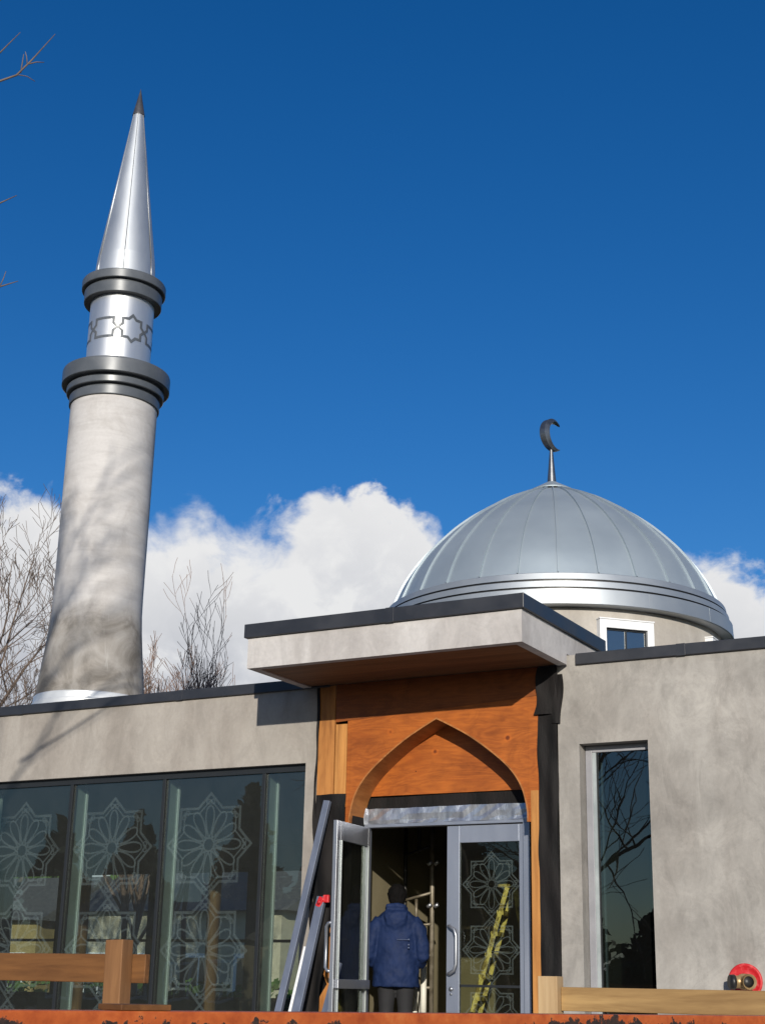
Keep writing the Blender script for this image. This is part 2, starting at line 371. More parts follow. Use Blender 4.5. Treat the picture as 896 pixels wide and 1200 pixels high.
# clouds: a bank low in the sky, its top following the compass direction
tc = N('ShaderNodeTexCoord'); sp = N('ShaderNodeSeparateXYZ'); L(tc.outputs['Generated'], sp.inputs[0])
az = N('ShaderNodeMath', operation='ARCTAN2'); L(sp.outputs[0], az.inputs[0]); L(sp.outputs[1], az.inputs[1])
el = N('ShaderNodeMath', operation='ARCSINE'); L(sp.outputs[2], el.inputs[0])
CLOUD = __import__('json').loads('[[-46,16],[-44,16],[-42,15],[-40,14],[-35,15],[-30,17],[-27,17],[-24,15],[-20,13],[-16,13],[-13,13]]')
A0, A1 = -60.0, 0.0
mr = N('ShaderNodeMapRange'); mr.inputs[1].default_value = R(A0); mr.inputs[2].default_value = R(A1); L(az.outputs[0], mr.inputs[0])
fc = N('ShaderNodeFloatCurve'); cv = fc.mapping.curves[0]
CPTS = [(-60, 2.0), (-52, 14.0), (-47, 16.6), (-43.9, 17.8), (-42.6, 17.6), (-41.8, 17.1), (-40.0, 16.3), (-37.9, 16.9), (-36.6, 17.6), (-35.6, 17.3),
        (-33.9, 17.4), (-32.9, 17.8), (-32.2, 18.6), (-31.4, 19.0), (-30.4, 18.9), (-29.4, 18.4), (-28.6, 18.0), (-27.9, 17.9), (-27.0, 17.2), (-26.3, 16.3), (-25.5, 15.0), (-22, 14.0),
        (-18.0, 14.6), (-16.6, 15.9), (-15.6, 16.0), (-14.2, 15.6), (-8, 12), (0, 2)]
for i, (a, e) in enumerate(CPTS):
    x = (a - A0) / (A1 - A0); y = e / 30
    if i < 2: cv.points[0 if i == 0 else 1].location = (x, y)
    else: cv.points.new(x, y)
for p in cv.points: p.handle_type = 'AUTO_CLAMPED'
fc.mapping.update(); L(mr.outputs[0], fc.inputs['Value'])
top = N('ShaderNodeMath', operation='MULTIPLY', i_1=R(30)); L(fc.outputs[0], top.inputs[0])
def wnoise(scale, detail, rough, stretch=(1, 1, 1), dist=0.0):
    mp = N('ShaderNodeMapping'); mp.inputs['Scale'].default_value = stretch; L(tc.outputs['Generated'], mp.inputs[0])
    n = N('ShaderNodeTexNoise'); n.inputs['Scale'].default_value = scale; n.inputs['Detail'].default_value = detail
    n.inputs['Roughness'].default_value = rough; n.inputs['Distortion'].default_value = dist
    L(mp.outputs[0], n.inputs['Vector']); return n.outputs['Fac']
def math2(op, a, b=None, c=None):
    m = N('ShaderNodeMath', operation=op)
    for i, x in enumerate((a, b, c)):
        if x is None: continue
        if isinstance(x, (int, float)): m.inputs[i].default_value = x
        else: L(x, m.inputs[i])
    return m.outputs[0]
n1 = wnoise(26, 9, .58, (1, 1, 1.2), .3); n2 = wnoise(9, 5, .5); n3 = wnoise(60, 6, .6, (1, 1, 1.3))
edge = math2('MULTIPLY_ADD', n1, .085, -.036)
edge = math2('ADD', edge, math2('MULTIPLY_ADD', n3, .016, -.008))
depth = math2('ADD', math2('SUBTRACT', top.outputs[0], el.outputs[0]), edge)   # >0 inside the cloud
soft = math2('MULTIPLY_ADD', n2, .085, -.018); soft = math2('MAXIMUM', soft, .006)
dm = N('ShaderNodeMapRange'); dm.interpolation_type = 'SMOOTHSTEP'; dm.inputs[1].default_value = -.004; L(depth, dm.inputs[0]); L(soft, dm.inputs[2])
bil = ramp(N, L, math2('ADD', math2('MULTIPLY', n1, .65), math2('MULTIPLY', n2, .35)), [(.40, (.42, .46, .55)), (.49, (.62, .65, .72)), (.58, (.93, .94, .95))])
dr = N('ShaderNodeMapRange'); dr.inputs[1].default_value = .0; dr.inputs[2].default_value = .12; dr.inputs[3].default_value = .0; dr.inputs[4].default_value = .75; L(depth, dr.inputs[0])
lit = mix(N, L, dr.outputs[0], (.96, .96, .965), bil)
b2 = N('ShaderNodeBackground'); b2.inputs[1].default_value = .86; L(lit, b2.inputs[0])
wm = N('ShaderNodeMixShader'); L(dm.outputs[0], wm.inputs[0]); L(b1.outputs[0], wm.inputs[1]); L(b2.outputs[0], wm.inputs[2])
wo = N('ShaderNodeOutputWorld'); L(wm.outputs[0], wo.inputs[0])

# ------------------------------------------------------------------ ground
GZ = -.9
g = MB().add([(-600, -600, GZ), (600, -600, GZ), (600, 600, GZ), (-600, 600, GZ)], [(0, 1, 2, 3)]).build('ground', M['asphalt']); tag(g, kind='structure')
g = MB().add([(-80, 14, GZ + .005), (20, 14, GZ + .005), (20, 80, GZ + .005), (-80, 80, GZ + .005)], [(0, 1, 2, 3)]).build('lawn', M['lawn']); tag(g, kind='structure')
g = MB().box(-16, 9, -5.4, -.02, GZ, -.02, .01).build('porch', M['concrete']); tag(g, kind='structure')

# ------------------------------------------------------------------ mosque building
B = thing('mosque_building', (-2, 0, GZ), 'low grey rendered building with an orange plywood arch over its open glass doors', 'building')
WT = .30
LW0, LW1 = -18.0, -2.45      # left wall
GX0, GX1, GH = -17.4, -2.585, 3.06
m = MB().box(LW0, LW1, 0, WT, GH, 3.89).box(GX1, LW1, 0, WT, -.02, GH).box(LW0, GX0, 0, WT, GZ, GH).box(GX0, GX1, 0, WT, GZ, .03)
m.build('wall', M['stucco_left'], B)
RX0, RX1 = .40, 11.0
wx0, wx1, wz1 = .625, 1.34, 3.08
m = MB().box(RX0, wx0, 0, WT, GZ, 3.89).box(wx0, wx1, 0, WT, wz1, 3.89).box(wx0, wx1, 0, WT, GZ, .05).box(wx1, RX1, 0, WT, GZ, 3.89).box(RX0, .612, 0, WT, 3.89, 3.995)
m.build('wall', M['stucco_right'], B)
m = MB().box(LW0 - .03, -2.30, -.035, .34, 3.885, 4.0, .006)
for x in (-4.35, -6.8, -9.25, -11.7, -14.2): m.box(x - .045, x + .045, -.0375, .342, 3.8825, 4.0025, .001)
m.build('roof_edging', M['cap'], B)
m = MB().box(.615, RX1 + .03, -.035, .34, 3.885, 4.0, .006)
for x in (1.72, 4.2, 6.6, 9.0): m.box(x - .045, x + .045, -.0375, .342, 3.8825, 4.0025, .001)
m.build('roof_edging', M['cap'], B)
# body behind the front wall
MB().box(LW0, -6.7, WT + .002, 9.1, 3.55, 3.80).build('roof', M['cap'], B)
MB().box(-6.698, RX1, WT + .002, 12.6, 3.55, 3.80).build('roof', M['cap'], B)
for q in ((LW0, LW0 + .2, WT + .002, 9.1, GZ, 3.55), (RX1 - .2, RX1, WT + .002, 12.6, GZ, 3.55), (-2.2, RX1 - .2, 12.4, 12.6, GZ, 3.55)): MB().box(*q).build('wall', M['stucco_left'], B)
MB().box(LW0 + .2, RX1 - .2, WT + .002, 12.4, -.25, -.004).build('floor', M['int_floor'], B)
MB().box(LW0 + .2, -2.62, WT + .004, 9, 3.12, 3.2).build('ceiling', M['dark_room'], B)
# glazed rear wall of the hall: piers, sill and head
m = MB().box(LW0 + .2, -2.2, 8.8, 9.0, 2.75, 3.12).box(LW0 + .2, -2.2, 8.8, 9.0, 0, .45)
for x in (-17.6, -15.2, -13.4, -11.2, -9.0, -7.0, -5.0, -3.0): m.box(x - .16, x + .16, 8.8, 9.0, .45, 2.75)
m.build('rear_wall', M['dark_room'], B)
for (x0, x1) in ((-15.04, -13.56), (-13.24, -11.36), (-11.04, -9.16), (-8.84, -7.16), (-6.84, -5.16), (-4.84, -3.16)):
    wn = MB().box(x0, x0 + .06, 8.84, 8.94, .45, 2.75).box(x1 - .06, x1, 8.84, 8.94, .45, 2.75).box(x0 + .06, x1 - .06, 8.84, 8.94, .45, .52).box(x0 + .06, x1 - .06, 8.84, 8.94, 2.68, 2.75)
    wn.box(x0 + .06, x1 - .06, 8.86, 8.92, 1.45, 1.5)
    wn.build('rear_window', M['dark_frame'], B)
# hall columns
for x, y in ((-6.1, 3.4), (-9.4, 4.6)):
    MB().tube([(x, y, 0), (x, y, 3.12)], .09, 20, False).build('column', M['post_wood'], B)
# entrance lobby and side room
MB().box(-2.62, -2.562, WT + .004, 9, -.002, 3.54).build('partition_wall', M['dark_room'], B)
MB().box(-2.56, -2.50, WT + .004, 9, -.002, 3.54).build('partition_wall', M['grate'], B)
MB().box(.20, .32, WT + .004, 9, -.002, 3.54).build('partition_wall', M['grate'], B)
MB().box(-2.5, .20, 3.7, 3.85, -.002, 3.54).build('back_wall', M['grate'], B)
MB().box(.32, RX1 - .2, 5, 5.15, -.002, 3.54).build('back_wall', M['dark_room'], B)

# ---- rosette on glass
def rosette(mb, cx, cz, r, fn2, wd):
    f = lambda p: fn2(cx + p.x * r, cz + p.y * r)
    w_ = wd / r
    a = .72  # half side of the square of the {8} outline with long points
    st = [(0, 1), (.29, .71), (.71, .71), (.71, .29), (1, 0), (.71, -.29), (.71, -.71), (.29, -.71), (0, -1), (-.29, -.71), (-.71, -.71), (-.71, -.29), (-1, 0), (-.71, .29), (-.71, .71), (-.29, .71)]
    mb.strip(st, w_ * 1.15, f); mb.strip([(x * .87, y * .87) for x, y in st], w_ * .7, f)
    for k in range(12):
        q = 2 * pi * k / 12
        L_ = .72 if k % 3 else .76
        pet = []
        for i in range(19):
            u = i / 18; s_ = .16 + (L_ - .16) * (.5 - .5 * cos(pi * min(u, 1 - u) * 2))
            wv = .118 * sin(2 * pi * u) * (.45 + .55 * (s_ - .16) / (L_ - .16)) * 1.1
            pet.append((s_ * cos(q) - wv * sin(q), s_ * sin(q) + wv * cos(q)))
        mb.strip(pet[:-1], w_ * .8, f)
    mb.strip([(.13 * cos(2 * pi * k / 20), .13 * sin(2 * pi * k / 20)) for k in range(20)], w_ * .9, f)
    for k in range(4):                       # trefoils in the corners and points
        for q, rr in ((pi / 4 + k * pi / 2, .83), (k * pi / 2, .84)):
            for d in (-.055, .055):
                x = rr * cos(q) - d * sin(q); y = rr * sin(q) + d * cos(q)
                mb.strip([(x + .045 * cos(2 * pi * j / 9), y + .045 * sin(2 * pi * j / 9)) for j in range(9)], w_ * .6, f)
def star_column(mb, cx, zs, r, y, wd, zlo=.08):
    for z in zs: rosette(mb, cx, z, r, lambda a, b: (a, y, max(b, zlo)), wd)
    for z0, z1 in (zip(zs, zs[1:]) if wd < .001 else ()):           # small lozenge links beside the touching points
        zm = (z0 + z1) / 2
        for sx in (-1, 1):
            mb.strip([(cx + sx * .30 * r, zm), (cx + sx * .52 * r, zm + .22 * r), (cx + sx * .80 * r, zm), (cx + sx * .52 * r, zm - .22 * r)], wd * .7, lambda p: (p.x, y, max(p.y, zlo)))

# ---- long glazed front on the left
GY = .10
mull = [-3.175, -4.56, -5.945, -7.33, -8.715, -10.1, -11.485, -12.87, -14.255, -15.64]
edges = [GX1] + mull + [GX0]
for i in range(len(edges) - 1):
    x1, x0 = edges[i], edges[i + 1]
    fr = MB()
    fr.box(x0, x1, GY - .03, GY + .05, GH - .075, GH - .002)       # head
    fr.box(x0, x1, GY - .03, GY + .05, .032, .09)                    # sill
    if i < 10: fr.box(x0 + .0225, x0 + .03, GY + .012, GY + .05, .09, GH - .075)
    else: fr.box(x0, x0 + .03, GY - .03, GY + .05, .09, GH - .075)
    if i == 0: fr.box(x1 - .03, x1 - .002, GY - .03, GY + .05, .09, GH - .075)
    wn = fr.build('window', M['dark_frame'], B)
    if i < len(mull):
        MB().box(x0 - .022, x0 + .022, GY - .028, GY + .03, .09, GH - .075, .002).build('mullion', M['dark_frame'], wn)
        MB().box(x0 - .015, x0 + .015, GY + .032, GY + .26, .09, GH - .076, .002).build('mullion_fin', M['fin'], wn)
        MB().box(x0 + .016, x0 + .030, GY + .225, GY + .26, .09, GH - .12, .002).build('edge_trim', M['white_frame'], wn)
    MB().box(x0 + .023, x1 - .023, GY, GY + .010, .09, GH - .075).build('pane', M['glass'], wn)
    if i > 0:
        e = MB(); cx = (x0 + x1) / 2 - .03
        star_column(e, cx, [2.22, 1.07, -.08 + .0], .575, GY - .004, .026)
        e.build('etched_pattern', M['etch'], wn)

# ---- slit window in the right wall
wn = MB().box(wx0 + .005, wx0 + .075, .15, .22, .05, wz1 - .005, .004).box(wx0 + .075, wx1, .15, .22, wz1 - .07, wz1 - .005, .004).box(wx0 + .075, wx1, .15, .22, .05, .11, .004).build('window', M['slit_frame'], B)
MB().box(wx0 + .076, wx0 + .115, .155, .25, .11, wz1 - .071).build('frame', M['fin'], wn)
MB().box(wx0 + .116, wx0 + .128, .165, .20, .11, wz1 - .071).build('seal', M['dark_frame'], wn)
MB().box(wx0 + .150, wx0 + .168, .19, .215, .11, wz1 - .17).build('edge_trim', M['white_frame'], wn)
MB().box(wx0 + .128, wx1, .175, .183, .11, wz1 - .07).build('pane', M['glass_dark'], wn)

# ---- canopy
CX0, CX1, CY = -2.625, .525, -1.18
m = MB()
m.box(CX0, CX1, CY, CY + .1, 3.89, 4.215)                       # front face
m.box(CX0, CX0 + .1, CY + .1, .0, 3.89, 4.215)
m.box(CX1 - .1, CX1, CY + .1, -.036, 3.89, 4.215)
m.box(CX0, CX1, -.036, 1.0, 4.004, 4.215)
can = m.build('canopy', M['fascia'], B)
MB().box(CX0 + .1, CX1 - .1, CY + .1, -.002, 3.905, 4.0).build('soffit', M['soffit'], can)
m = MB().box(CX0 - .035, CX1 + .035, CY - .035, 1.03, 4.205 + .012, 4.365, .006)
m.box(-.95, -.86, CY - .0375, 1.032, 4.2145, 4.3675, .001)
m.build('edging', M['cap'], can)
MB().box(CX1 - .12, CX1 - .02, .9, 1.0, 3.8, 4.004).build('post', M['cap'], can)

# ---- plywood portal with the ogee arch
def lerp_poly(pts, n=6):
    out = []
    P = [V(p) for p in pts]
    for i in range(len(P) - 1):
        a = P[max(i - 1, 0)]; b = P[i]; c = P[i + 1]; d = P[min(i + 2, len(P) - 1)]
        for k in range(n):
            u = k / n
            out.append(.5 * (2 * b + (c - a) * u + (2 * a - 5 * b + 4 * c - d) * u * u + (3 * b - a - 3 * c + d) * u ** 3))
    out.append(P[-1]); return out
AX = -.968
half = [(1.045, 2.33), (1.040, 2.46), (.985, 2.672), (.860, 2.868), (.645, 3.062), (.350, 3.268), (.0, 3.455)]
hr = lerp_poly(half, 6)
right = [(AX + p.x, p.y) for p in hr]; left = [(AX - p.x, p.y) for p in hr]
archpts = left + right[::-1][1:]                    # left foot -> apex -> right foot
PX0, PX1 = -2.055, .187
def arch_panel(y0, y1):
    poly_top = 3.50
    mb = MB(); n = len(archpts)
    outer = []
    for x, z in archpts:                            # outer edge: straight up to the seam, or sideways at the feet
        outer.append((x, poly_top))
    vs = []; fs = []
    for y in (y0, y1):
        vs += [(x, y, z) for x, z in archpts] + [(x, y, 3.49 + (x - PX0) / (PX1 - PX0) * .11) for x, z in archpts]
    for i in range(n - 1):
        fs.append((i, i + 1, n + i + 1, n + i)); o = 2 * n
        fs.append((o + i, o + n + i, o + n + i + 1, o + i + 1))
    mb.add(vs, fs)
    top = lambda x: 3.49 + (x - PX0) / (PX1 - PX0) * .11
    xl, xr = archpts[0][0], archpts[-1][0]
    mb.prism([(PX0, 2.33), (xl, 2.33), (xl, top(xl)), (PX0, top(PX0))], y0, y1)
    mb.prism([(xr, 2.33), (PX1, 2.33), (PX1, top(PX1)), (xr, top(xr))], y0, y1)
    return mb
arch_panel(-.012, .006).build('arch_panel', M['ply'], B)
# bent lining of the arch: front edge, soffit and outer skin
n = len(archpts); T = .016
inn = []
for i, (x, z) in enumerate(archpts):
    a = V(archpts[max(i - 1, 0)]); b = V(archpts[min(i + 1, n - 1)]); d = (b - a).normalized(); nn = V((d.y, -d.x))
    if i == n // 2: nn = V((0, -1.25))
    inn.append((x + nn.x * T, z + nn.y * T))
vs = []; fs = []
y0, y1 = -.022, .30
for P in (archpts, inn):
    for y in (y0, y1): vs += [(x, y, z) for x, z in P]
for i in range(n - 1):
    fs += [(i, n + i, n + i + 1, i + 1), (2 * n + i, 2 * n + i + 1, 3 * n + i + 1, 3 * n + i), (i, i + 1, 2 * n + i + 1, 2 * n + i), (n + i, 3 * n + i, 3 * n + i + 1, n + i + 1)]
MB().add(vs, fs).build('arch_lining', M['arch_lining'], B)
MB().prism([(-2.21, 3.485), (.187, 3.603), (.187, 3.90), (-2.21, 3.90)], -.010, .008).build('upper_panel', M['ply_shaded'], B)
MB().box(-2.15, .18, .302, .32, 2.70, 3.52).build('back_panel', M['ply'], B)
m = MB().box(-2.43, -2.225, -.004, .09, 2.66, 3.90, .003); m.build('stud', M['ply_pale'], B)
m = MB().box(-2.205, -2.066, -.008, .09, 2.56, 3.46, .003); m.build('stud', M['stud'], B)
MB().box(.10, .185, -.016, .10, -.02, 2.64, .003).build('stud', M['stud'], B)

def sheet(x0, x1, z0, z1, y, amp, seed, nx=14, nz=46, ragged=.02, thick=.006, droop=0):
    rd = random.Random(seed); ph = [rd.uniform(0, 6.28) for _ in range(8)]
    mb = MB(); vs = []; fs = []
    def pt(i, k):
        u = i / nx; v = k / nz; z = z0 + (z1 - z0) * v
        e0 = ragged * (sin(z * 5 + ph[0]) + .6 * sin(z * 13 + ph[1])); e1 = ragged * (sin(z * 4.3 + ph[2]) + .6 * sin(z * 11 + ph[3]))
        x = x0 + e0 + (x1 + e1 - x0 - e0) * u
        yy = y - amp * (.5 + .5 * sin(u * 9 + 1.2 * sin(z * 1.7 + ph[4]) + ph[5])) * (.6 + .4 * sin(z * 3.1 + ph[6])) - amp * .5 * sin(z * 7 + u * 5 + ph[7])
        return (x, yy, z)
    for th in (0, thick):
        for k in range(nz + 1):
            for i in range(nx + 1):
                p = pt(i, k); vs.append((p[0], p[1] + th, p[2]))
    W_ = nx + 1; o = W_ * (nz + 1)
    for k in range(nz):
        for i in range(nx):
            a = k * W_ + i; fs.append((a, a + 1, a + W_ + 1, a + W_)); fs.append((o + a, o + a + W_, o + a + W_ + 1, o + a + 1))
    return mb.add(vs, fs, True)
sheet(.188, .395, -.02, 3.86, -.012, .014, 3, nz=90, ragged=.006).build('membrane', M['membrane'], B)
sheet(.165, .44, 3.40, 3.885, -.035, .022, 8, ragged=.035).build('membrane', M['membrane'], B)
sheet(.36, .45, 3.30, 3.80, -.03, .015, 13, nx=6, nz=20, ragged=.02).build('membrane', M['membrane'], B)
sheet(-2.455, -2.425, .0, 3.88, -.012, .01, 5, nx=5, ragged=.008).build('membrane', M['membrane'], B)
sheet(-2.43, -2.06, .0, 2.70, -.02, .035, 6, ragged=.012).build('membrane', M['membrane'], B)
MB().box(-2.45, -1.99, .03, .42, -.02, 2.68).build('jamb_boarding', M['membrane'], B)
sheet(-2.12, .16, 2.55, 2.735, .335, .02, 7, nx=40, nz=6, ragged=.004).build('membrane', M['membrane'], B)
# foil strip
m = MB(); rd = random.Random(4); xs = [-2.03 + i * (2.09 / 22) for i in range(23)]
vs = []; fs = []
zz = [2.40, 2.44, 2.50, 2.562]
for k, z in enumerate(zz):
    for i, x in enumerate(xs):
        vs.append((x + rd.uniform(-.012, .012), .30 - .02 * rd.random() - (.03 if i == 0 else 0), z + (.04 if i == 0 and k == 3 else rd.uniform(-.004, .004))))
for k in range(3):
    for i in range(22): fs.append((k * 23 + i, k * 23 + i + 1, (k + 1) * 23 + i + 1, (k + 1) * 23 + i))
m.add(vs, fs); m.build('foil_flashing', M['foil'], B)

# ---- doors
DY = .35
m = MB().box(-2.0, -.05, DY - .055, DY + .055, 2.365, 2.43, .004)
m.box(-2.0, -1.955, DY - .05, DY + .05, 0, 2.365, .004).box(-.125, -.05, DY - .055, DY + .055, 0, 2.365, .004)
m.build('door_frame', M['alu_door'], B)
MB().box(-.05, .10, DY - .02, DY + .04, 0, 2.55).build('jamb_boarding', M['membrane'], B)
def door_leaf(x0, x1, y0, mat):
    s = .145
    mb = MB().box(x0, x0 + s, y0, y0 + .045, .02, 2.355, .003).box(x1 - .055, x1, y0, y0 + .045, .02, 2.355, .003)
    mb.box(x0 + s, x1 - .055, y0, y0 + .045, 2.18, 2.355, .003).box(x0 + s, x1 - .055, y0, y0 + .045, .02, .28, .003)
    return mb
# right leaf, closed
d1 = door_leaf(-1.005, -.128, DY - .02, None).build('door', M['alu_door'], B)
MB().box(-.86, -.183, DY - .002, DY + .006, .28, 2.18).build('pane', M['glass_door'], d1)
e = MB(); star_column(e, -.50, [1.755, 1.105, .455], .325, DY - .006, .0125, .29); e.build('etched_pattern', M['etch_door'], d1)
MB().box(-.86, -.183, DY - .012, DY + .02, .74, .765).build('mid_rail', M['dark_frame'], d1)
def pull(pts, r=.015): return MB().tube(pts, r, 10)
hp = [(-.965, DY - .02, .86), (-.965, DY - .05, .865), (-.94, DY - .075, .87), (-.885, DY - .085, .90), (-.865, DY - .085, .96), (-.865, DY - .085, 1.24), (-.885, DY - .085, 1.30), (-.94, DY - .075, 1.33), (-.965, DY - .05, 1.335), (-.965, DY - .02, 1.34)]
pull(hp, .018).build('handle', M['alu'], d1)
m = MB().tube([(-.945, DY - .022, .72), (-.945, DY - .04, .72)], .022, 14).tube([(-.945, DY - .022, .67), (-.945, DY - .035, .67)], .012, 10); m.build('lock', M['alu'], d1)
# left leaf, swung outwards about its hinge
hx, hy = -1.952, DY - .06
ang = -R(84.0)
rot = lambda p: (hx + (p[0]) * cos(ang) - (p[1]) * sin(ang), hy + (p[0]) * sin(ang) + (p[1]) * cos(ang), p[2])
def swing(mb): mb.v = [rot(p) for p in mb.v]; return mb
LW = .875
mb = MB().box(0, .06, 0, .045, .02, 2.355, .003).box(LW - .095, LW, 0, .045, .02, 2.355, .003).box(.06, LW - .095, 0, .045, 2.16, 2.355, .003).box(.06, LW - .095, 0, .045, .02, .28, .003)
d2 = swing(mb).build('door', M['alu'], B)
swing(MB().box(.06, LW - .095, .018, .026, .28, 2.16)).build('pane', M['glass_door'], d2)
swing(MB().box(.03, LW - .04, .0455, .085, .70, .79, .006)).build('push_bar', M['alu'], d2)
swing(MB().box(.062, .075, .046, .06, .28, 2.16).box(LW - .11, LW - .096, .046, .06, .28, 2.16)).build('glazing_bead', M['fin'], d2)
swing(pull([(LW - .06, 0, .86), (LW - .06, -.05, .87), (LW - .08, -.08, .90), (LW - .08, -.08, 1.30), (LW - .06, -.05, 1.33), (LW - .06, 0, 1.34)], .018)).build('handle', M['alu'], d2)

# ------------------------------------------------------------------ fire connection on the right wall
F = thing('fire_department_inlet', (2.178, 0, .837), 'red round wall plate with brass hose inlets low on the grey wall', 'fire inlet')
m = MB(); seg = 48; vs = []; fs = []
prof = [(.002, -.016), (.06, -.018), (.075, -.012), (.125, -.012), (.135, -.020), (.150, -.020), (.156, -.012), (.156, -.001)]
for r_, y in prof:
    for k in range(seg): vs.append((2.178 + r_ * cos(2 * pi * k / seg), y, .837 + r_ * sin(2 * pi * k / seg)))
for i in range(len(prof) - 1):
    for k in range(seg): fs.append((i * seg + k, i * seg + (k + 1) % seg, (i + 1) * seg + (k + 1) % seg, (i + 1) * seg + k))
m.add(vs, fs, True); m.build('wall_plate', M['red'], F)
c0 = V((2.19, -.02, .832))
MB().tube([c0, c0 + V((0, -.10, 0)), c0 + V((0, -.13, 0))], [.072, .070, .055], 20).build('body', M['brass'], F)
m = MB().tube([c0 + V((.0, -.09, 0)), c0 + V((.06, -.16, -.002)), c0 + V((.075, -.18, -.002))], [.055, .055, .068], 24, False).tube([c0 + V((.070, -.172, -.002)), c0 + V((.082, -.186, -.002))], [.050, .068], 24, False); m.build('hose_inlet', M['brass'], F)
MB().tube([c0 + V((.066, -.168, -.002)), c0 + V((.068, -.170, -.002))], [.049, .049], 20).build('gasket', M['rubber'], F)
i2 = MB().tube([c0 + V((0, -.09, 0)), c0 + V((-.07, -.15, -.004))], [.055, .055], 20).build('hose_inlet', M['brass'], F)
MB().tube([c0 + V((-.07, -.15, -.004)), c0 + V((-.10, -.175, -.004))], [.066, .062], 20).tube([c0 + V((-.075, -.12, .035)), c0 + V((-.10, -.16, .042))], .012, 8).build('cap', M['rubber'], i2)

# ------------------------------------------------------------------ minaret
MX, MY = -7.946, 2.625
T_ = thing('minaret', (MX, MY, 3.8), 'tall round grey cement minaret with steel neck, dark collars and pointed steel spire', 'minaret')
sh = [(.80, 3.81), (.796, 4.50), (.772, 4.72), (.757, 4.90), (.728, 5.15), (.700, 5.40), (.676, 5.65), (.660, 5.90), (.657, 6.2), (.660, 7.5), (.662, 9.2)]
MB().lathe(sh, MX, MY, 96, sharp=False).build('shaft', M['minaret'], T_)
MB().lathe([(.83, 3.81), (.825, 4.50), (.812, 4.52), (.806, 4.60), (.79, 4.615), (.775, 4.617)], MX, MY, 96).build('base_flashing', M['flashing_white'], T_)
def ring(profile): return MB().lathe(profile, MX, MY, 128)
lc = [(.60, 9.165), (.688, 9.165), (.692, 9.175), (.692, 9.30), (.688, 9.308), (.665, 9.308), (.665, 9.345), (.735, 9.345), (.745, 9.355), (.748, 9.44), (.744, 9.448), (.72, 9.448), (.72, 9.485), (.812, 9.485), (.828, 9.495), (.830, 9.70), (.824, 9.725), (.51, 9.865), (.49, 9.865)]
ring(lc).build('collar', M['collar'], T_)
nk = ring([(.497, 9.84), (.499, 11.02)]).build('neck', M['steel'], T_)
uc = [(.45, 10.925), (.600, 10.925), (.607, 10.932), (.612, 11.10), (.607, 11.108), (.590, 11.108), (.590, 11.145), (.650, 11.145), (.658, 11.153), (.660, 11.275), (.652, 11.290), (.44, 11.30)]
ring(uc).build('collar', M['collar'], T_)
sp_ = ring([(.472, 11.29), (.478, 11.60), (.085, 14.45)])
spire = MB().lathe([(.490, 11.295), (.455, 11.72), (.085, 14.46)], MX, MY, 128).build('spire', M['spire_steel'], T_)
# lapped sheet seams of the spire: eight dark joints with a raised lip
m = MB()
view_q = math.atan2(-13.765 - MY, 5.969 - MX)      # bearing of the forecourt from the minaret
rb = MB()
for k in range(6):
    q = view_q + R(-5) + 2 * pi * k / 6
    for dq_, mb_, r_ in ((0, m, .0065), (.035, rb, .013)):
        for r0, z0, r1, z1 in ((.491, 11.30, .457, 11.71), (.457, 11.71, .086, 14.455)):
            c_, s_ = cos(q + dq_), sin(q + dq_)
            if k in (0, 3) and mb_ is rb: continue
            mb_.tube([(MX + r0 * c_, MY + r0 * s_, z0), (MX + r1 * c_, MY + r1 * s_, z1)], [r_, r_ * .6], 6)
rb.build('standing_seam', M['steel'], spire)
m.build('lap_seam', M['seam_dark'], spire)
MB().lathe([(.0, 14.44), (.100, 14.44), (.100, 14.455), (.0005, 14.97)], MX, MY, 40).build('finial', M['finial'], T_)
# star and cross outlines round the neck
m = MB(); NR = .503; zc = 10.36
def onneck(q0):
    return lambda p: (MX + NR * cos(q0 - p.x / NR * -1), MY + NR * sin(q0 + p.x / NR), zc + p.y)
def dens(pts, n=5):
    o = []
    for i in range(len(pts)):
        a = V(pts[i]); b = V(pts[(i + 1) % len(pts)])
        for k in range(n): o.append(a.lerp(b, k / n))
    return o
S = .222; s1 = .155; s2 = .062
star = [(0, S), (s2, s1), (s1, s1), (s1, s2), (S, 0), (s1, -s2), (s1, -s1), (s2, -s1), (0, -S), (-s2, -s1), (-s1, -s1), (-s1, -s2), (-S, 0), (-s1, s2), (-s1, s1), (-s2, s1)]
cross = [(s1, s1), (s1, s2), (S, 0), (s1, -s2), (s1, -s1), (-s1, -s1), (-s1, -s2), (-S, 0), (-s1, s2), (-s1, s1)]
view_q = math.atan2(-13.765 - MY, 5.969 - MX)      # bearing of the forecourt from the minaret
for k in range(7):
    q = view_q + R(20) + k * 2 * pi / 7
    m.strip(dens(star if k in (0, 2, 4) else cross), .042, onneck(q))
m.build('star_pattern', M['collar'], nk)

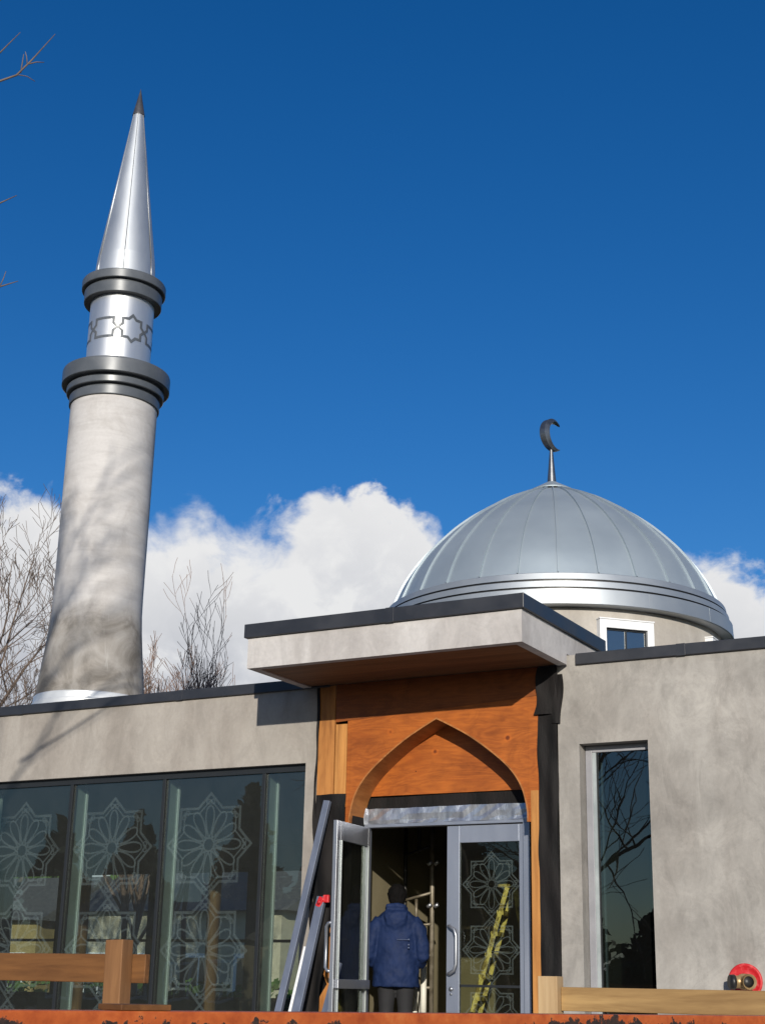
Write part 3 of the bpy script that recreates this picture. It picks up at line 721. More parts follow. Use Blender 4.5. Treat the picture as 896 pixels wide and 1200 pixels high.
# ------------------------------------------------------------------ dome
DX, DYc = -3.435, 9.386
D = thing('dome', (DX, DYc, 3.8), 'round grey zinc dome with standing seams on a windowed drum, crescent on top', 'dome')
dq = math.atan2(-13.765 - DYc, 5.969 - DX)
MB().lathe([(2.84, 3.81), (2.84, 6.42)], DX, DYc, 128).build('drum', M['drum'], D)
cn = [(2.80, 6.40), (3.02, 6.40), (3.04, 6.41), (3.03, 6.645), (3.0, 6.65), (2.96, 6.65), (2.96, 6.69), (2.985, 6.69), (2.975, 6.785), (2.96, 6.79), (2.93, 6.79), (2.93, 6.825), (2.948, 6.825), (2.93, 6.925), (2.90, 6.94), (2.79, 6.965)]
m = MB().lathe(cn, DX, DYc, 144)
for k in range(14):                                             # lapped sheet ends, a few millimetres proud
    q = dq + R(4) + k * 2 * pi / 14
    m.bar((DX + 3.034 * cos(q), DYc + 3.034 * sin(q), 6.412), (DX + 3.026 * cos(q), DYc + 3.026 * sin(q), 6.642), .05, .014, 0, (cos(q), sin(q), 0))
CO = m.build('cornice', M['cornice'], D)
MB().lathe([(2.99, 6.654), (2.968, 6.654), (2.968, 6.686), (2.99, 6.686)], DX, DYc, 144).lathe([(2.955, 6.794), (2.937, 6.794), (2.937, 6.821), (2.955, 6.821)], DX, DYc, 144).build('groove_strip', M['rubber'], CO)  # black strips set into the two cornice grooves
ZC, RHO = 5.87, 3.113                                            # the shoulder is a sphere, the crown rises to a point
DP = [(2.835, 6.95), (2.63, 7.40), (2.34, 7.83), (1.95, 8.242), (1.66, 8.49), (1.385, 8.685), (.93, 8.965), (.4, 9.205), (.01, 9.36)]
prof = [(p.x, p.y) for p in lerp_poly(DP, 6)]
NS = 28
m = MB(); m.lathe(prof[:-1] + [(0.001, prof[-1][1])], DX, DYc, NS * 4, sharp=False)
for k in range(NS):                                             # standing seams belong to the sheet
    q = dq + R(1.5) + 2 * pi * k / NS; er = V((cos(q), sin(q), 0)); et = V((-sin(q), cos(q), 0))
    vs = []; fs = []
    pr = prof[:-5]
    for i, (r_, z) in enumerate(pr):
        a = V(pr[max(i - 1, 0)]); b = V(pr[min(i + 1, len(pr) - 1)]); d = (b - a).normalized(); nrm = er * d.y + V((0, 0, -d.x))
        p = V((DX, DYc, z)) + er * r_
        for o_, h_ in ((-.011, -.004), (-.009, .032), (.009, .032), (.011, -.004)): vs.append(p + et * o_ + nrm * h_)
    for i in range(len(pr) - 1):
        for j in range(3): fs.append((i * 4 + j, i * 4 + j + 1, i * 4 + j + 5, i * 4 + j + 4))
    m.add(vs, fs)
shell = m.build('dome_shell', M['zinc'], D)
MB().lathe([(.40, 9.235), (.405, 9.255), (.22, 9.36), (.10, 9.43), (.075, 9.44)], DX, DYc, 48).build('crown_cap', M['zinc'], shell)
rd = random.Random(2); vs = []; fs = []                          # lumpy bead of black sealant under the cap
for k in range(72):
    q = 2 * pi * k / 72; b_ = rd.uniform(.004, .016)
    for r_, z in ((.395, 9.222 - b_), (.415 + b_, 9.222), (.395, 9.240)): vs.append((DX + r_ * cos(q), DYc + r_ * sin(q), z))
for k in range(72):
    for j in range(2): fs.append((k * 3 + j, (k + 1) % 72 * 3 + j, (k + 1) % 72 * 3 + j + 1, k * 3 + j + 1))
MB().add(vs, fs).build('sealant', M['rubber'], shell)
# drum windows
for k in range(8):
    q = dq + R(22.5) + k * pi / 4
    er = V((cos(q), sin(q), 0)); et = V((-sin(q), cos(q), 0)); Mx = Matrix((et, er, V((0, 0, 1)))).transposed()
    P0 = V((DX, DYc, 0)) + er * 2.845
    def pl(mb): mb.v = [Mx @ V(p) + P0 for p in mb.v]; return mb
    mb = MB().box(-.455, -.345, -.1, .085, 5.2, 6.20, .006).box(.345, .455, -.1, .085, 5.2, 6.20, .006).box(-.345, .345, -.1, .085, 6.07, 6.20, .006).box(-.345, .345, -.1, .085, 5.2, 5.33, .006).box(-.465, .465, -.05, .095, 6.202, 6.225, .006)
    wn = pl(mb).build('window', M['white_frame'], D)
    pl(MB().box(-.345, .345, .0, .012, 5.33, 6.07)).build('pane', M['glass_coated'], wn)
    pl(MB().box(-.345, -.32, .013, .03, 5.33, 6.045).box(.32, .345, .013, .03, 5.33, 6.045).box(-.012, .012, .013, .03, 5.33, 6.045).box(-.345, .345, .013, .03, 6.045, 6.07)).build('frame', M['dark_frame'], wn)
# crescent
cf = MB().lathe([(.085, 9.40), (.058, 9.70), (.026, 10.10), (.020, 10.13), (.0, 10.13)], DX, DYc, 28).build('crescent_finial', M['crescent'], D)
th0, rO = .21, .305
vq = (V((DX, DYc)) - V((5.969, -13.765))).normalized(); fwd = V((vq.x, vq.y, 0)); rgt = V((vq.y, -vq.x, 0))
ax = (rgt * cos(R(52)) + fwd * sin(R(52))).normalized(); nz = ax.cross(V((0, 0, 1)))
cc = V((DX, DYc, 10.36)) + ax * .05
vs = []; fs = []; NN = 40
for i in range(NN + 1):
    u = i / NN; a = R(48) + R(264) * u
    th = .145 * sin(pi * u) ** .85 + .004
    tk = th0 / 2 * (sin(pi * u) ** .6 * .8 + .12)
    o_ = rO; i_ = rO - th
    for r_, s_ in ((o_, -.62), (o_ + .0, .62), (i_ + th * .35, 1), (i_, .35), (i_, -.35), (i_ + th * .35, -1)):
        vs.append(cc + ax * (r_ * cos(a)) + V((0, 0, 1)) * (r_ * sin(a)) + nz * tk * s_)
for i in range(NN):
    for j in range(6): fs.append((i * 6 + j, i * 6 + (j + 1) % 6, (i + 1) * 6 + (j + 1) % 6, (i + 1) * 6 + j))
fs.append(tuple(range(6))); fs.append(tuple(NN * 6 + j for j in range(6))[::-1])
MB().add(vs, fs, False).build('crescent', M['crescent'], cf)

# ------------------------------------------------------------------ trees
def tree(name, base, H, seed, label, cat='tree', group=None, mats=('bark', 'twig'), spread=.5, lean=(0, 0), r0=.16, levels=4, first=.25, density=1.0, upturn=.35, nstem=1, guides=(), tipr=.0075):
    rd = random.Random(seed); base = V(base)
    tr = MB(); cr = MB()
    def limb(p, d, L_, r, lv, mb):
        n = 5 if lv < 2 else 4 if lv == 2 else 3
        pts = [p.copy()]; rr = [r]; d = d.copy()
        for i in range(n):
            d = d + V((rd.gauss(0, .12), rd.gauss(0, .12), rd.gauss(0, .08) + upturn * .22)); d.normalize()
            p = p + d * L_ / n; pts.append(p.copy()); rr.append(max(tipr, r * (1 - .72 * (i + 1) / n)))
        mb.tube(pts, rr, 8 if lv == 0 else 5 if lv == 1 else 3, lv < 2)
        if lv >= levels: return
        nb = [9, 8, 7, 5, 4][lv] * density * rd.uniform(.8, 1.2)
        nb = int(nb)
        for k in range(nb):
            u = (first if lv == 0 else .22) + (1 - (first if lv == 0 else .22)) * (k + rd.random()) / nb
            f = u * n; i = min(n - 1, int(f)); q = pts[i].lerp(pts[i + 1], f - i); rq = rr[i] + (rr[i + 1] - rr[i]) * (f - i)
            ax_ = (pts[i + 1] - pts[i]).normalized()
            side = ax_.cross(V((rd.gauss(0, 1), rd.gauss(0, 1), rd.gauss(0, 1)))).normalized()
            nd = (ax_ * (1 - spread) + side * spread + V((0, 0, .12))).normalized()
            limb(q, nd, L_ * rd.uniform(.38, .62) * (1.15 - .45 * u), rq * rd.uniform(.5, .72), lv + 1, cr)
    for s_ in range(nstem):
        d = V((lean[0] + (rd.uniform(-.3, .3) if nstem > 1 else 0), lean[1] + (rd.uniform(-.3, .3) if nstem > 1 else 0), 1)).normalized()
        limb(base + (V((rd.uniform(-.2, .2), rd.uniform(-.2, .2), 0)) if nstem > 1 else V()), d, H, r0, 0, tr)
    for gp, gr in guides: cr.tube(gp, gr, 5)
    T = thing(name, base, label, cat, group)
    tr.build('trunk', M[mats[0]], T); cr.build('crown', M[mats[1]], T)
    return T
GB = 'bare trees behind the building'
tree('bare_tree', (-17.0, 10.5, GZ), 9.1, 11, 'bare wide-branching tree left of the minaret', group=GB, r0=.17, spread=.46, first=.3, lean=(.04, 0), density=.86, tipr=.006)
tree('bare_tree', (-18.4, 12.5, GZ), 8.0, 23, 'bare tree at the far left edge behind the roof', group=GB, r0=.15, spread=.46, first=.3, density=.86, tipr=.006)
tree('bare_tree', (-14.9, 13.2, GZ), 6.6, 31, 'bare reddish many-stemmed tree just right of the minaret', group=GB, mats=('twig_red', 'twig_red'), r0=.09, spread=.34, first=.35, nstem=4, levels=3, upturn=.5, tipr=.006, density=1.35)
tree('bare_tree', (-13.7, 13.2, GZ), 7.8, 47, 'thin dark bare tree nearest the canopy', group=GB, mats=('bark_dark', 'twig_red'), r0=.075, spread=.38, first=.5, levels=3, upturn=.5, density=.66, tipr=.0055)

# ------------------------------------------------------------------ forecourt: guard rails, skip, leaning material
Gd = thing('guard_rail', (.9, -7.3, GZ), 'brown timber guard rail with plank end and post before the long etched window', 'guard rail', 'timber guard rails')
MB().box(-3.2, .955, -7.235, -7.195, .705, .853, .004).build('rail', M['rail_wood'], Gd)
MB().box(.79, .905, -7.33, -7.237, GZ, .925, .004, Matrix.Rotation(R(-1.2), 3, 'Y'), (.85, -7.28, GZ)).build('post', M['post_wood'], Gd)
MB().box(-2.6, -2.49, -7.33, -7.237, GZ, .925, .004).build('post', M['post_wood'], Gd)
Gd = thing('guard_rail', (2.84, -6.2, GZ), 'pale weathered timber guard rail in front of the slit window', 'guard rail', 'timber guard rails')
MB().box(2.895, 4.25, -6.19, -6.15, .612, .732, .004).build('rail', M['rail_pale'], Gd)
MB().box(2.783, 2.893, -6.235, -6.145, GZ, .785, .004).build('post', M['post_pale'], Gd)
MB().box(4.10, 4.20, -6.145, -6.06, GZ, .785, .004).build('post', M['post_pale'], Gd)

# skip: far rim is the one in view
def skip():
    K = thing('waste_skip', (3.9, -9.3, GZ), 'open steel waste skip with rusty chipped orange rim along the bottom of the view', 'skip')
    a = V((3.560, -11.146, 0)); b = V((4.530, -8.307, 0)); d = (b - a).normalized()
    a = a - d * .8; b = b + d * .25; nr = V((d.y, -d.x, 0))      # towards the camera
    L_ = (b - a).length; Wd = 1.75
    def pt(u, v, z): return a + d * u + nr * v + V((0, 0, z))
    m = MB(); m.bar(pt(0, 0, .6175), pt(L_, 0, .6175), .09, .045, .004, (0, 0, 1)); 
    m.build('rim', M['orange'], K)
    m = MB(); m.bar(pt(0, Wd, .6175), pt(L_, Wd, .6175), .09, .045, .004, (0, 0, 1)); m.build('rim', M['orange'], K)
    for u in (0, L_):
        m = MB(); m.bar(pt(u, .046, .6175), pt(u, Wd - .046, .6175), .09, .045, .004, (0, 0, 1)); m.build('rim', M['orange'], K)
    for v0, s in ((0, 1), (Wd, -1)):
        m = MB(); m.bar(pt(.02, v0 + s * .02, -.15), pt(L_ - .02, v0 + s * .02, -.15), .02, 1.48, 0, (0, 0, 1)); m.build('side_panel', M['orange'], K)
    for u in (.02, L_ - .02):
        m = MB(); m.bar(pt(u, .05, -.15), pt(u, Wd - .05, -.15), .02, 1.48, 0, (0, 0, 1)); m.build('side_panel', M['orange'], K)
    for k in range(6):
        u = .3 + k * (L_ - .6) / 5
        m = MB(); m.bar(pt(u, -.03, -.88), pt(u, -.03, .58), .08, .06, .003, tuple(nr)); m.build('rib', M['orange'], K)
    m = MB(); m.bar(pt(.04, Wd / 2, -.86), pt(L_ - .04, Wd / 2, -.86), Wd - .1, .04, 0, (0, 0, 1)); m.build('floor', M['orange'], K)
    p = MB(); p.bar(pt(1.093, -.01, .6475), pt(1.236, -.012, .6475), .10, .014, .002, (0, 0, 1)); o = p.build('plank', M['rail_wood'])
    tag(o, 'short thin brown board lying on the orange skip rim', 'board')
skip()

def leaning(name, a, b, w_, d_, mat, label, cat, group=None, ref=(0, 1, 0)):
    o = MB().bar(a, b, w_, d_, .003, ref).build(name, mat); return tag(o, label, cat, group)
leaning('metal_bar', (-2.53, -.62, -.02), (-2.235, -.09, 2.62), .075, .05, M['alu_blue'], 'long grey-blue metal bar leaning on the black wall covering, the taller one', 'metal bar', 'leaning metal bars')
leaning('metal_bar', (-2.25, -.72, -.02), (-2.11, -.35, 1.60), .095, .05, M['alu_blue'], 'shorter grey-blue metal bar leaning beside the open door', 'metal bar', 'leaning metal bars')
leaning('trim_strip', (-2.33, -.73, -.02), (-2.22, -.46, 1.10), .03, .03, M['white_frame'], 'thin white strip leaning between the two grey-blue bars', 'trim strip')
leaning('metal_bar', (-1.98, -.66, -.02), (-1.86, -.40, .95), .07, .04, M['alu_blue'], 'short dark grey bar leaning low behind the open door', 'metal bar', 'leaning metal bars')
# plywood offcut with rounded cut, black felt draped over it
pts = [(-2.36, -.02), (-1.98, -.02), (-1.98, 1.38), (-2.08, 1.30), (-2.17, 1.05), (-2.17, .90), (-2.10, .74), (-2.18, .62), (-2.28, .42)]
o = MB().prism(pts, -.215, -.20).build('plywood_offcut', M['ply_pale']); tag(o, 'curved brown plywood offcut standing behind the open glass door', 'plywood')
fm = sheet(-2.50, -2.24, .0, 1.55, -.26, .04, 21, nx=12, nz=30, ragged=.02); fm.v = [(x + .15 * z, y, z) for x, y, z in fm.v]; o = fm.build('black_felt', M['membrane']); tag(o, 'crumpled black felt hanging beside the open glass door', 'felt')
m = MB().box(-2.145, -2.08, -.40, -.34, 1.49, 1.60, .012, Matrix.Rotation(R(25), 3, 'Y')).box(-2.08, -2.01, -.39, -.35, 1.54, 1.62, .012).tube([(-2.11, -.41, 1.545), (-2.11, -.42, 1.545)], .02, 10)
o = m.build('red_clamp', M['red']); tag(o, 'small red clamp on top of the leaning pile by the open door', 'clamp')

# ------------------------------------------------------------------ inside the lobby
S_ = thing('scaffold_tower', (-1.9, 2.2, 0), 'steel scaffold frame with rungs standing in the dark doorway', 'scaffold')
def on(y, x, z): return (x, y, z)
sy = 1.9
px_ = lambda p, y=sy: -1.256 + (p - 500) * .0108 - (y - .35) * .545          # lobby x from the doorway spacing
pole = px_(512); p2 = px_(478); p3 = px_(493)
MB().tube([(pole, sy, 0), (pole, sy, 3.4)], .028, 12).build('upright', M['scaf'], S_)
MB().tube([(p2, sy + .02, 0), (p2, sy + .02, 3.4)], .024, 12).build('upright', M['scaf_shaded'], S_)
MB().tube([(p3, sy, 1.42), (p3, sy, 1.72)], .018, 10).build('strut', M['scaf'], S_)
MB().tube([(p3, sy + .05, 2.25), (p3, sy + .05, 3.4)], .024, 10).build('strut', M['scaf_shaded'], S_)
for xa, za, xb, zb in ((p2 - .02, 1.69, pole, 1.78), (p3, 1.41, pole, 1.43), (p3 + .03, 1.08, pole, 1.08), (p3, .73, pole, .73), (p3, .38, pole, .38)):
    MB().tube([(xa, sy - .03, za), (xb, sy - .03, zb)], .016, 10).build('rung', M['scaf'], S_)
for za, zb in ((2.22, 2.32), (2.72, 2.82)):
    MB().tube([(p2, sy, za), (pole, sy, zb)], .018, 10).build('rung', M['scaf_shaded'], S_)
for z in (1.62, 2.10):
    for dx in (-.03, .06): MB().tube([(pole + dx, sy - .06, z), (pole + dx + .05, sy - .06, z + .03)], .022, 10).build('coupler', M['alu'], S_)
Y1 = 1.15
Lr = thing('step_ladder', (-1.1, Y1, 0), 'yellow fibreglass step ladder standing behind the closed glass door leaf', 'ladder')
ftop = V((-.82, Y1 + .30, 1.80)); fb = V((-1.26, Y1, 0)); bb = V((-.62, Y1 + .9, 0))
for dx, dy in ((0, 0), (-.085, .40)):
    o_ = V((dx, dy, 0))
    MB().bar(fb + o_, ftop + o_ * .8, .05, .03, .004, (.6, -.8, 0)).build('rail', M['yellow'], Lr)
for dx, dy in ((0, 0), (-.19, .40)):
    o_ = V((dx, dy, 0)); MB().bar(bb + o_, ftop + V((.05, .1, 0)) + o_ * .6, .05, .025, .003, (.6, -.8, 0)).build('back_leg', M['yellow'], Lr)
for k in range(7):
    u = .10 + k * .125; a = fb.lerp(ftop, u); MB().bar(a, a + V((-.085, .40, 0)) * (1 - .2 * u), .075, .05, .002, (0, 0, 1)).build('step', M['yellow'], Lr)
MB().bar(fb.lerp(ftop, .62), bb.lerp(ftop, .62), .03, .012, .002, (0, 0, 1)).build('spreader', M['alu'], Lr)
MB().box(ftop.x - .10, ftop.x + .04, ftop.y - .03, ftop.y + .26, 1.80, 1.84, .008).build('top_cap', M['yellow'], Lr)
sx_ = px_(501, 1.3)
Tn = thing('sealant_tube', (sx_, 1.3, 0), 'white tube with a blue band standing beside the scaffold', 'tube')
MB().tube([(sx_, 1.3, 0), (sx_, 1.3, .27)], .035, 14).build('body', M['white_pvc'], Tn)
MB().tube([(sx_, 1.3, .272), (sx_, 1.3, .36)], .042, 14).build('band', M['blue_pvc'], Tn)
MB().tube([(sx_, 1.3, .362), (sx_, 1.3, .95)], .034, 14).build('body', M['white_pvc'], Tn)
for i, q in enumerate((487, 494)):
    x = px_(q, 1.4); o = MB().tube([(x, 1.4, 0), (x + .02, 1.5, .72 - .1 * i)], .03, 12).build('white_pipe', M['white_pvc'])
    tag(o, ('taller white pipe standing upright just right of the person' , 'shorter white pipe between the taller pipe and the scaffold')[i], 'pipe', 'white pipes in the lobby')

# ------------------------------------------------------------------ person
def loft(rings, n=20, cap=True):
    """rings: (centre, rx, ry, axis) ellipses"""
    mb = MB(); vs = []; fs = []
    for c, a, b, ax_ in rings:
        ax_ = V(ax_).normalized(); x = V((1, 0, 0)); x = (x - ax_ * x.dot(ax_)).normalized(); y = ax_.cross(x)
        for k in range(n):
            q = 2 * pi * k / n; vs.append(V(c) + x * a * cos(q) + y * b * sin(q))
    for i in range(len(rings) - 1):
        for k in range(n): fs.append((i * n + k, i * n + (k + 1) % n, (i + 1) * n + (k + 1) % n, (i + 1) * n + k))
    if cap: fs.append(tuple(range(n))[::-1]); fs.append(tuple((len(rings) - 1) * n + k for k in range(n)))
    return mb.add(vs, fs, True)
def limb_loft(mb, pts, rad, n=16):
    mb.tube(pts, rad, n, True, True)
def ball(mb, c, rx_, ry_, rz_, n=18):
    rings = []
    for i in range(1, 12):
        a = pi * i / 12; rings.append((V(c) + V((0, 0, -rz_ * cos(a))), rx_ * sin(a), ry_ * sin(a), (0, 0, 1)))
    t_ = loft(rings, n); mb.add(t_.v, t_.f, True)
def remesh(o, vox, smooth=3):
    r_ = o.modifiers.new('remesh', 'REMESH'); r_.mode = 'VOXEL'; r_.voxel_size = vox; r_.use_smooth_shade = True
    s_ = o.modifiers.new('smooth', 'SMOOTH'); s_.iterations = smooth; s_.factor = .5
PP = V((-1.745, .62, 0)); Pq = R(24)
Pn = thing('person', PP, 'person seen from behind in a blue hooded jacket and black trousers in the doorway', 'person')
Pm = Matrix.Rotation(Pq, 3, 'Z')
def put(mb): mb.v = [Pm @ V(p) + PP for p in mb.v]; return mb
# local frame: faces +Y, X to the person's right
bd = MB()
t_ = loft([((0, 0, .84), .155, .105, (0, 0, 1)), ((0, 0, .95), .165, .115, (0, 0, 1)), ((0, 0, 1.10), .145, .10, (0, 0, 1)), ((0, .0, 1.28), .175, .11, (0, 0, 1)), ((0, -.01, 1.40), .185, .10, (0, 0, 1)), ((0, -.015, 1.48), .12, .08, (0, 0, 1)), ((0, -.005, 1.53), .06, .06, (0, 0, 1)), ((0, .01, 1.60), .055, .058, (0, 0, 1))]); bd.add(t_.v, t_.f, True)
ball(bd, (0, .02, 1.668), .075, .095, .118)
ball(bd, (0, .055, 1.60), .05, .05, .05)                                    # jaw
bd.tube([(0, .105, 1.675), (0, .128, 1.645), (0, .108, 1.635)], [.010, .016, .012], 8)   # nose
for s_ in (-1, 1):
    ball(bd, (s_ * .03, .098, 1.675), .013, .010, .010, 10)                 # eyes
    ball(bd, (s_ * .077, .01, 1.66), .012, .022, .032, 10)                  # ears
    limb_loft(bd, [(s_ * .09, 0, .90), (s_ * .095, .01, .70), (s_ * .098, .02, .50), (s_ * .10, .0, .30), (s_ * .10, -.02, .09), (s_ * .10, -.02, .05)], [.095, .082, .058, .056, .040, .042])
    bd.tube([(s_ * .10, -.05, .045), (s_ * .102, .06, .05), (s_ * .105, .15, .035)], [.045, .042, .03], 12)
    limb_loft(bd, [(s_ * .17, -.01, 1.42), (s_ * .23, -.03, 1.30), (s_ * .262, -.045, 1.13), (s_ * .23, .08, 1.02), (s_ * .18, .19, .98), (s_ * .165, .215, .975)], [.06, .05, .042, .038, .028, .028])
    h0 = V((s_ * .165, .215, .975)); 
    bd.tube([h0, h0 + V((-s_ * .02, .05, 0)), h0 + V((-s_ * .03, .085, -.005))], [.028, .040, .038], 12)
    for k, (dx, L2) in enumerate(((-.030, .062), (-.010, .074), (.010, .070), (.029, .055))):
        a = h0 + V((-s_ * .03 + dx, .085, -.005)); bd.tube([a, a + V((-s_ * .004, L2 * .55, -.006)), a + V((-s_ * .008, L2 * .9, -.028)), a + V((-s_ * .008, L2, -.048))], [.0105, .010, .009, .007], 8)
    a = h0 + V((-s_ * .05, .03, .012)); bd.tube([a, a + V((-s_ * .022, .028, .004)), a + V((-s_ * .03, .058, -.004))], [.013, .011, .008], 8)
body = put(bd).build('body', M['skin'], Pn); remesh(body, .0075, 2)
hr_ = MB(); ball(hr_, (0, .0, 1.682), .103, .112, .112); ball(hr_, (0, -.035, 1.625), .088, .070, .085)
o = put(hr_).build('hair', M['hair'], Pn); remesh(o, .009, 2)
d_ = o.modifiers.new('tousle', 'DISPLACE'); tx = bpy.data.textures.new('tousle', 'CLOUDS'); tx.noise_scale = .03; d_.texture = tx; d_.strength = .018; d_.mid_level = .4
tr_ = MB()
for s_ in (-1, 1):
    limb_loft(tr_, [(s_ * .092, 0, .92), (s_ * .098, .008, .70), (s_ * .10, .018, .50), (s_ * .10, .0, .28), (s_ * .10, -.015, .07)], [.108, .098, .078, .074, .066])
t_ = loft([((0, 0, .80), .17, .12, (0, 0, 1)), ((0, 0, .98), .178, .125, (0, 0, 1))]); tr_.add(t_.v, t_.f, True)
o = put(tr_).build('trousers', M['trousers'], Pn); remesh(o, .011, 3)
jk = MB()
t_ = loft([((0, 0, .725), .245, .165, (0, 0, 1)), ((0, 0, .74), .250, .170, (0, 0, 1)), ((0, 0, .90), .246, .170, (0, 0, 1)), ((0, 0, 1.10), .238, .160, (0, 0, 1)), ((0, -.005, 1.28), .236, .15, (0, 0, 1)), ((0, -.015, 1.40), .232, .135, (0, 0, 1)), ((0, -.015, 1.455), .195, .118, (0, 0, 1)), ((0, -.015, 1.495), .145, .105, (0, 0, 1)), ((0, -.01, 1.525), .10, .095, (0, 0, 1)), ((0, -.005, 1.56), .088, .088, (0, 0, 1))], 28); jk.add(t_.v, t_.f, True)
for s_ in (-1, 1):
    limb_loft(jk, [(s_ * .165, -.012, 1.405), (s_ * .235, -.025, 1.315), (s_ * .275, -.045, 1.16), (s_ * .283, -.03, 1.05), (s_ * .250, .06, .985), (s_ * .195, .16, .965), (s_ * .182, .185, .965)], [.085, .085, .078, .076, .072, .060, .056])
# hood lying on the back
hood = [((0, -.075, 1.545), .085, .035, (0, -.5, 1)), ((0, -.115, 1.51), .125, .045, (0, -.5, 1)), ((0, -.140, 1.43), .125, .045, (0, -.1, 1)), ((0, -.142, 1.36), .095, .038, (0, .1, 1)), ((0, -.135, 1.31), .05, .03, (0, .2, 1))]
t_ = loft(hood, 20); jk.add(t_.v, t_.f, True)
jk.tube([(-.11, -.03, 1.53), (-.09, -.09, 1.55), (0, -.115, 1.56), (.09, -.09, 1.55), (.11, -.03, 1.53)], [.022, .028, .03, .028, .022], 10)
o = put(jk).build('jacket', M['jacket'], Pn); remesh(o, .011, 3)
d_ = o.modifiers.new('folds', 'DISPLACE'); tx = bpy.data.textures.new('folds', 'CLOUDS'); tx.noise_scale = .09; d_.texture = tx; d_.strength = .03; d_.mid_level = .5
m = MB()
rd = random.Random(5)
for k in range(9): m.box(.02 + k * .013, .027 + k * .013, -.182, -.17, 1.203, 1.211)
for z in (1.203, 1.15, 1.12): m.box(.135, .15, -.180, -.166, z, z + .014)
put(m).build('printed_mark', M['bar_mark'], Pn)

# ------------------------------------------------------------------ beyond the glass and across the road
def leafball(mb, c, rx_, ry_, rz_, n, rd, s=.16):
    for _ in range(n):
        while True:
            p = V((rd.uniform(-1, 1), rd.uniform(-1, 1), rd.uniform(-1, 1)))
            if p.length < 1: break
        p = p * (p.length ** -.35) if p.length > .1 else p
        q = V((c[0] + p.x * rx_, c[1] + p.y * ry_, c[2] + p.z * rz_))
        a = V((rd.gauss(0, 1), rd.gauss(0, 1), rd.gauss(0, 1))).normalized(); b = a.orthogonal().normalized()
        k = s * rd.uniform(.6, 1.4); cpt = a.cross(b)
        mb.add([q + b * k, q + cpt * k * .6, q - b * k, q - cpt * k * .6], [(0, 1, 2, 3)])
def conifer(base, H, W_, seed, label, group, leaf='leaf'):
    rd = random.Random(seed); base = V(base); T = thing('conifer', base, label, 'tree', group)
    MB().tube([base, base + V((0, 0, H * .9))], [.22, .05], 8).build('trunk', M['bark_dark'], T)
    m = MB()
    for k in range(11):
        u = k / 10; z = H * (.12 + .85 * u); r_ = W_ * (1 - u) ** .8 + .2
        for j in range(6):
            q = rd.uniform(0, 6.28); leafball(m, (base.x + cos(q) * r_ * .55, base.y + sin(q) * r_ * .55, base.z + z), r_ * .6, r_ * .6, H * .08, 80, rd, .26)
    m.build('crown', M[leaf], T)
def house(base, W_, Dp, H, wall, label, front=-1):
    x, y, z = base; T = thing('house', base, label, 'house', 'houses around the building')
    MB().box(x - W_ / 2, x + W_ / 2, y - Dp / 2, y + Dp / 2, z, z + H).build('wall', M[wall], T)
    MB().add([(x - W_ / 2 - .4, y - Dp / 2 - .4, z + H), (x + W_ / 2 + .4, y - Dp / 2 - .4, z + H), (x + W_ / 2 + .4, y + Dp / 2 + .4, z + H), (x - W_ / 2 - .4, y + Dp / 2 + .4, z + H), (x - W_ / 2 - .4, y, z + H + 1.6), (x + W_ / 2 + .4, y, z + H + 1.6)], [(0, 1, 5, 4), (2, 3, 4, 5), (1, 2, 5), (3, 0, 4), (0, 3, 2, 1)]).build('roof', M['roof_tile'], T)
    nW = max(2, int(W_ / 1.7)); yf = y + front * Dp / 2
    for k in range(nW * (2 if H > 5 else 1)):
        z = base[2] + (2.7 if k >= nW else 0); k = k % nW
        xc = x - W_ / 2 + W_ * (k + .5) / nW
        wn = MB().box(xc - .62, xc + .62, min(yf, yf + front * .06), max(yf, yf + front * .06), z + 1.0, z + 2.5).build('window', M['white_frame'], T)
        MB().box(xc - .5, xc - .03, min(yf + front * .061, yf + front * .07), max(yf + front * .061, yf + front * .07), z + 1.12, z + 2.38).box(xc + .03, xc + .5, min(yf + front * .061, yf + front * .07), max(yf + front * .061, yf + front * .07), z + 1.12, z + 2.38).build('pane', M['window_dark'], wn)
house((-21.2, 26, GZ), 7.4, 6, 3.7, 'cream', 'cream house with white windows seen through the etched glass')
house((-30.5, 27, GZ), 6, 6, 3.5, 'ochre', 'ochre house seen dimly through the leftmost etched pane')
rd = random.Random(9)
H_ = thing('hedge', (-20, 19.5, GZ), 'low green hedge seen through the etched glass before the cream house', 'hedge')
m = MB()
for k in range(26): leafball(m, (-31 + k * .75, 19.5 + rd.uniform(-.2, .2), GZ + .85), .62, .55, .95, 130, rd, .13)
m.build('foliage', M['hedge'], H_)
GC = 'conifers beyond the hall'
for i, (x, y, h) in enumerate(((-17, 33, 8.5), (-21.5, 34, 9.5), (-26, 33, 8.8), (-30.5, 34, 9.6), (-36, 33, 9.0))):
    conifer((x, y, GZ), h, 2.6, 60 + i, 'dark green conifer behind the houses, dimly visible through the etched glass', GC, 'hedge')
GR = 'conifers across the road'
for i, (x, y, h) in enumerate(((-9, -46, 4.6), (-14, -47, 5.2), (-19, -46, 9), (-24, -47, 10), (-29.5, -46, 9), (-35, -47, 10.5), (-41, -46, 9.5), (-47, -47, 9.5))):
    conifer((x, y, GZ), h, 3.4, 80 + i, 'dark conifer across the road, reflected in the window glass', GR)
house((-32, -38, GZ), 10, 6, 3.4, 'ochre', 'ochre house across the road, reflected in the long window', 1)
tree('bare_tree', (-7.9, -22.0, GZ), 11.5, 71, 'bare tree across the forecourt, reflected in the slit window', group='bare trees in front', mats=('bark_dark', 'bark_dark'), r0=.18, spread=.62, first=.2, levels=3, upturn=.12, density=1.2)
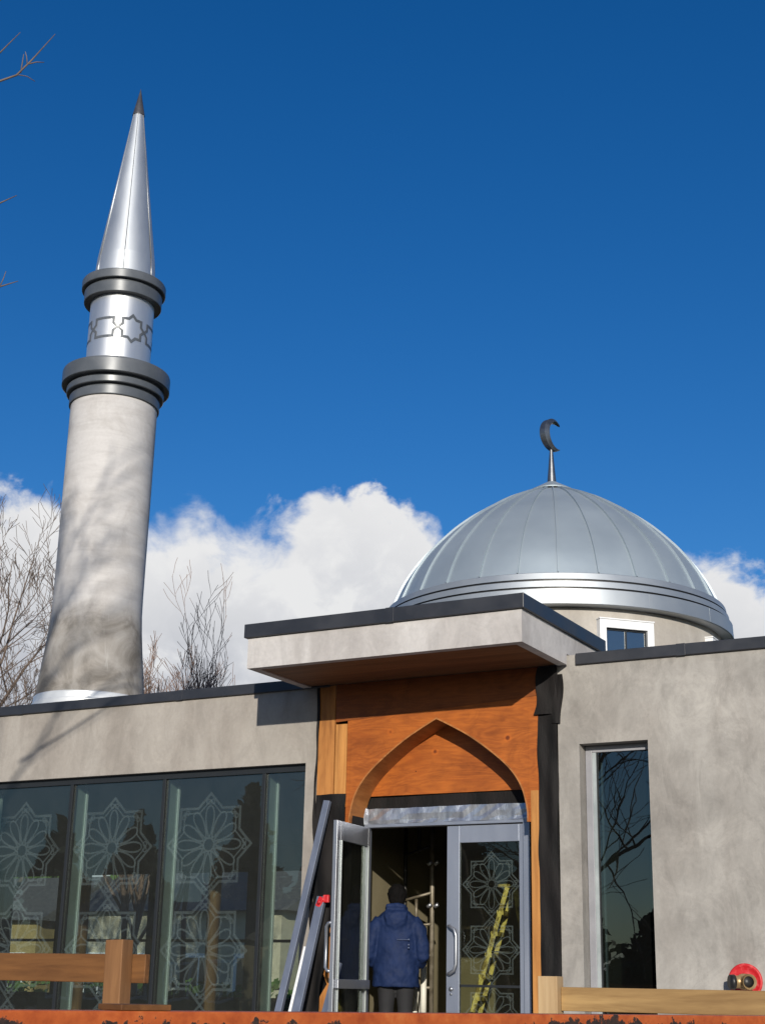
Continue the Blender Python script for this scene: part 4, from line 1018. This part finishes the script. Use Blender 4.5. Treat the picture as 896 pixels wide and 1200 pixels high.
# near tree: trunk left of the view, twig tips reach in at the upper left
G_ = [
    ([(-3.2, -7.6, 6.6), (-2.7, -6.95, 7.3), (-2.3, -6.5, 7.68), (-1.995, -6.177, 7.852), (-1.904, -6.083, 7.94), (-1.827, -6.004, 8.116), (-1.709, -5.888, 8.408)], [.035, .022, .015, .010, .009, .007, .003]),
    ([(-1.885, -6.06, 7.97), (-1.88, -6.06, 8.06), (-1.885, -6.05, 8.16)], [.006, .005, .003]),
    ([(-1.845, -6.02, 8.07), (-1.80, -5.98, 8.10), (-1.76, -5.93, 8.115)], [.006, .005, .003]),
    ([(-1.85, -6.03, 8.06), (-1.86, -6.04, 8.14), (-1.87, -6.05, 8.18)], [.005, .004, .003]),
    ([(-1.90, -6.08, 7.945), (-1.85, -6.02, 7.95), (-1.80, -5.97, 7.915)], [.005, .004, .003]),
    ([(-2.7, -6.95, 7.3), (-2.25, -6.42, 7.95), (-2.013, -6.196, 8.122), (-1.912, -6.091, 8.36)], [.016, .009, .007, .003]),
    ([(-2.9, -7.2, 6.3), (-2.2, -6.4, 6.62), (-1.917, -6.096, 6.72), (-1.828, -6.006, 6.815)], [.018, .010, .007, .003]),
    ([(-2.9, -7.2, 5.6), (-2.2, -6.4, 5.85), (-1.866, -6.044, 5.978), (-1.769, -5.947, 6.05)], [.018, .010, .007, .003]),
    ([(-1.866, -6.044, 5.978), (-1.85, -6.03, 6.05), (-1.84, -6.02, 6.12)], [.005, .004, .003]),
    ([(-3.0, -7.3, 6.9), (-2.2, -6.4, 7.15), (-1.97, -6.15, 7.19)], [.014, .008, .003]),
]
tree('bare_tree', (.9, -14.6, GZ), 11.6, 17, 'large bare tree standing before the forecourt, casting branch shadows on the minaret', group='bare trees in front', r0=.24, spread=.46, first=.45, levels=3, upturn=.25, tipr=.013, density=1.25,
     guides=[([(.9, -14.6, 6.6), (.0, -14.5, 7.7), (-1.0, -14.3, 8.5), (-2.2, -14.0, 9.4)], [.09, .07, .05, .02]), ([(.9, -14.6, 7.2), (.5, -14.8, 8.2), (-.4, -15.0, 9.0), (-.9, -15.0, 9.9)], [.08, .06, .04, .02]), ([(-.0, -14.5, 7.7), (-.6, -14.7, 7.6), (-1.5, -14.8, 7.9)], [.05, .04, .015])])
tree('bare_tree', (-4.3, -8.6, GZ), 9.2, 5, 'bare tree whose twig tips reach in at the upper left', group='bare trees in front', r0=.22, spread=.5, first=.32, levels=4, upturn=.3, lean=(-.06, -.05), guides=G_, density=.85, tipr=.004)

# ------------------------------------------------------------------ render settings
sc.render.engine = 'CYCLES'
sc.cycles.use_denoising = True
sc.cycles.max_bounces = 8; sc.cycles.transparent_max_bounces = 24; sc.cycles.glossy_bounces = 4; sc.cycles.diffuse_bounces = 3
sc.cycles.caustics_reflective = False; sc.cycles.caustics_refractive = False
sc.cycles.sample_clamp_indirect = 6
vs_ = sc.view_settings
vs_.view_transform = 'Standard'; vs_.look = 'None'; vs_.exposure = 0; vs_.gamma = 1; vs_.use_curve_mapping = False
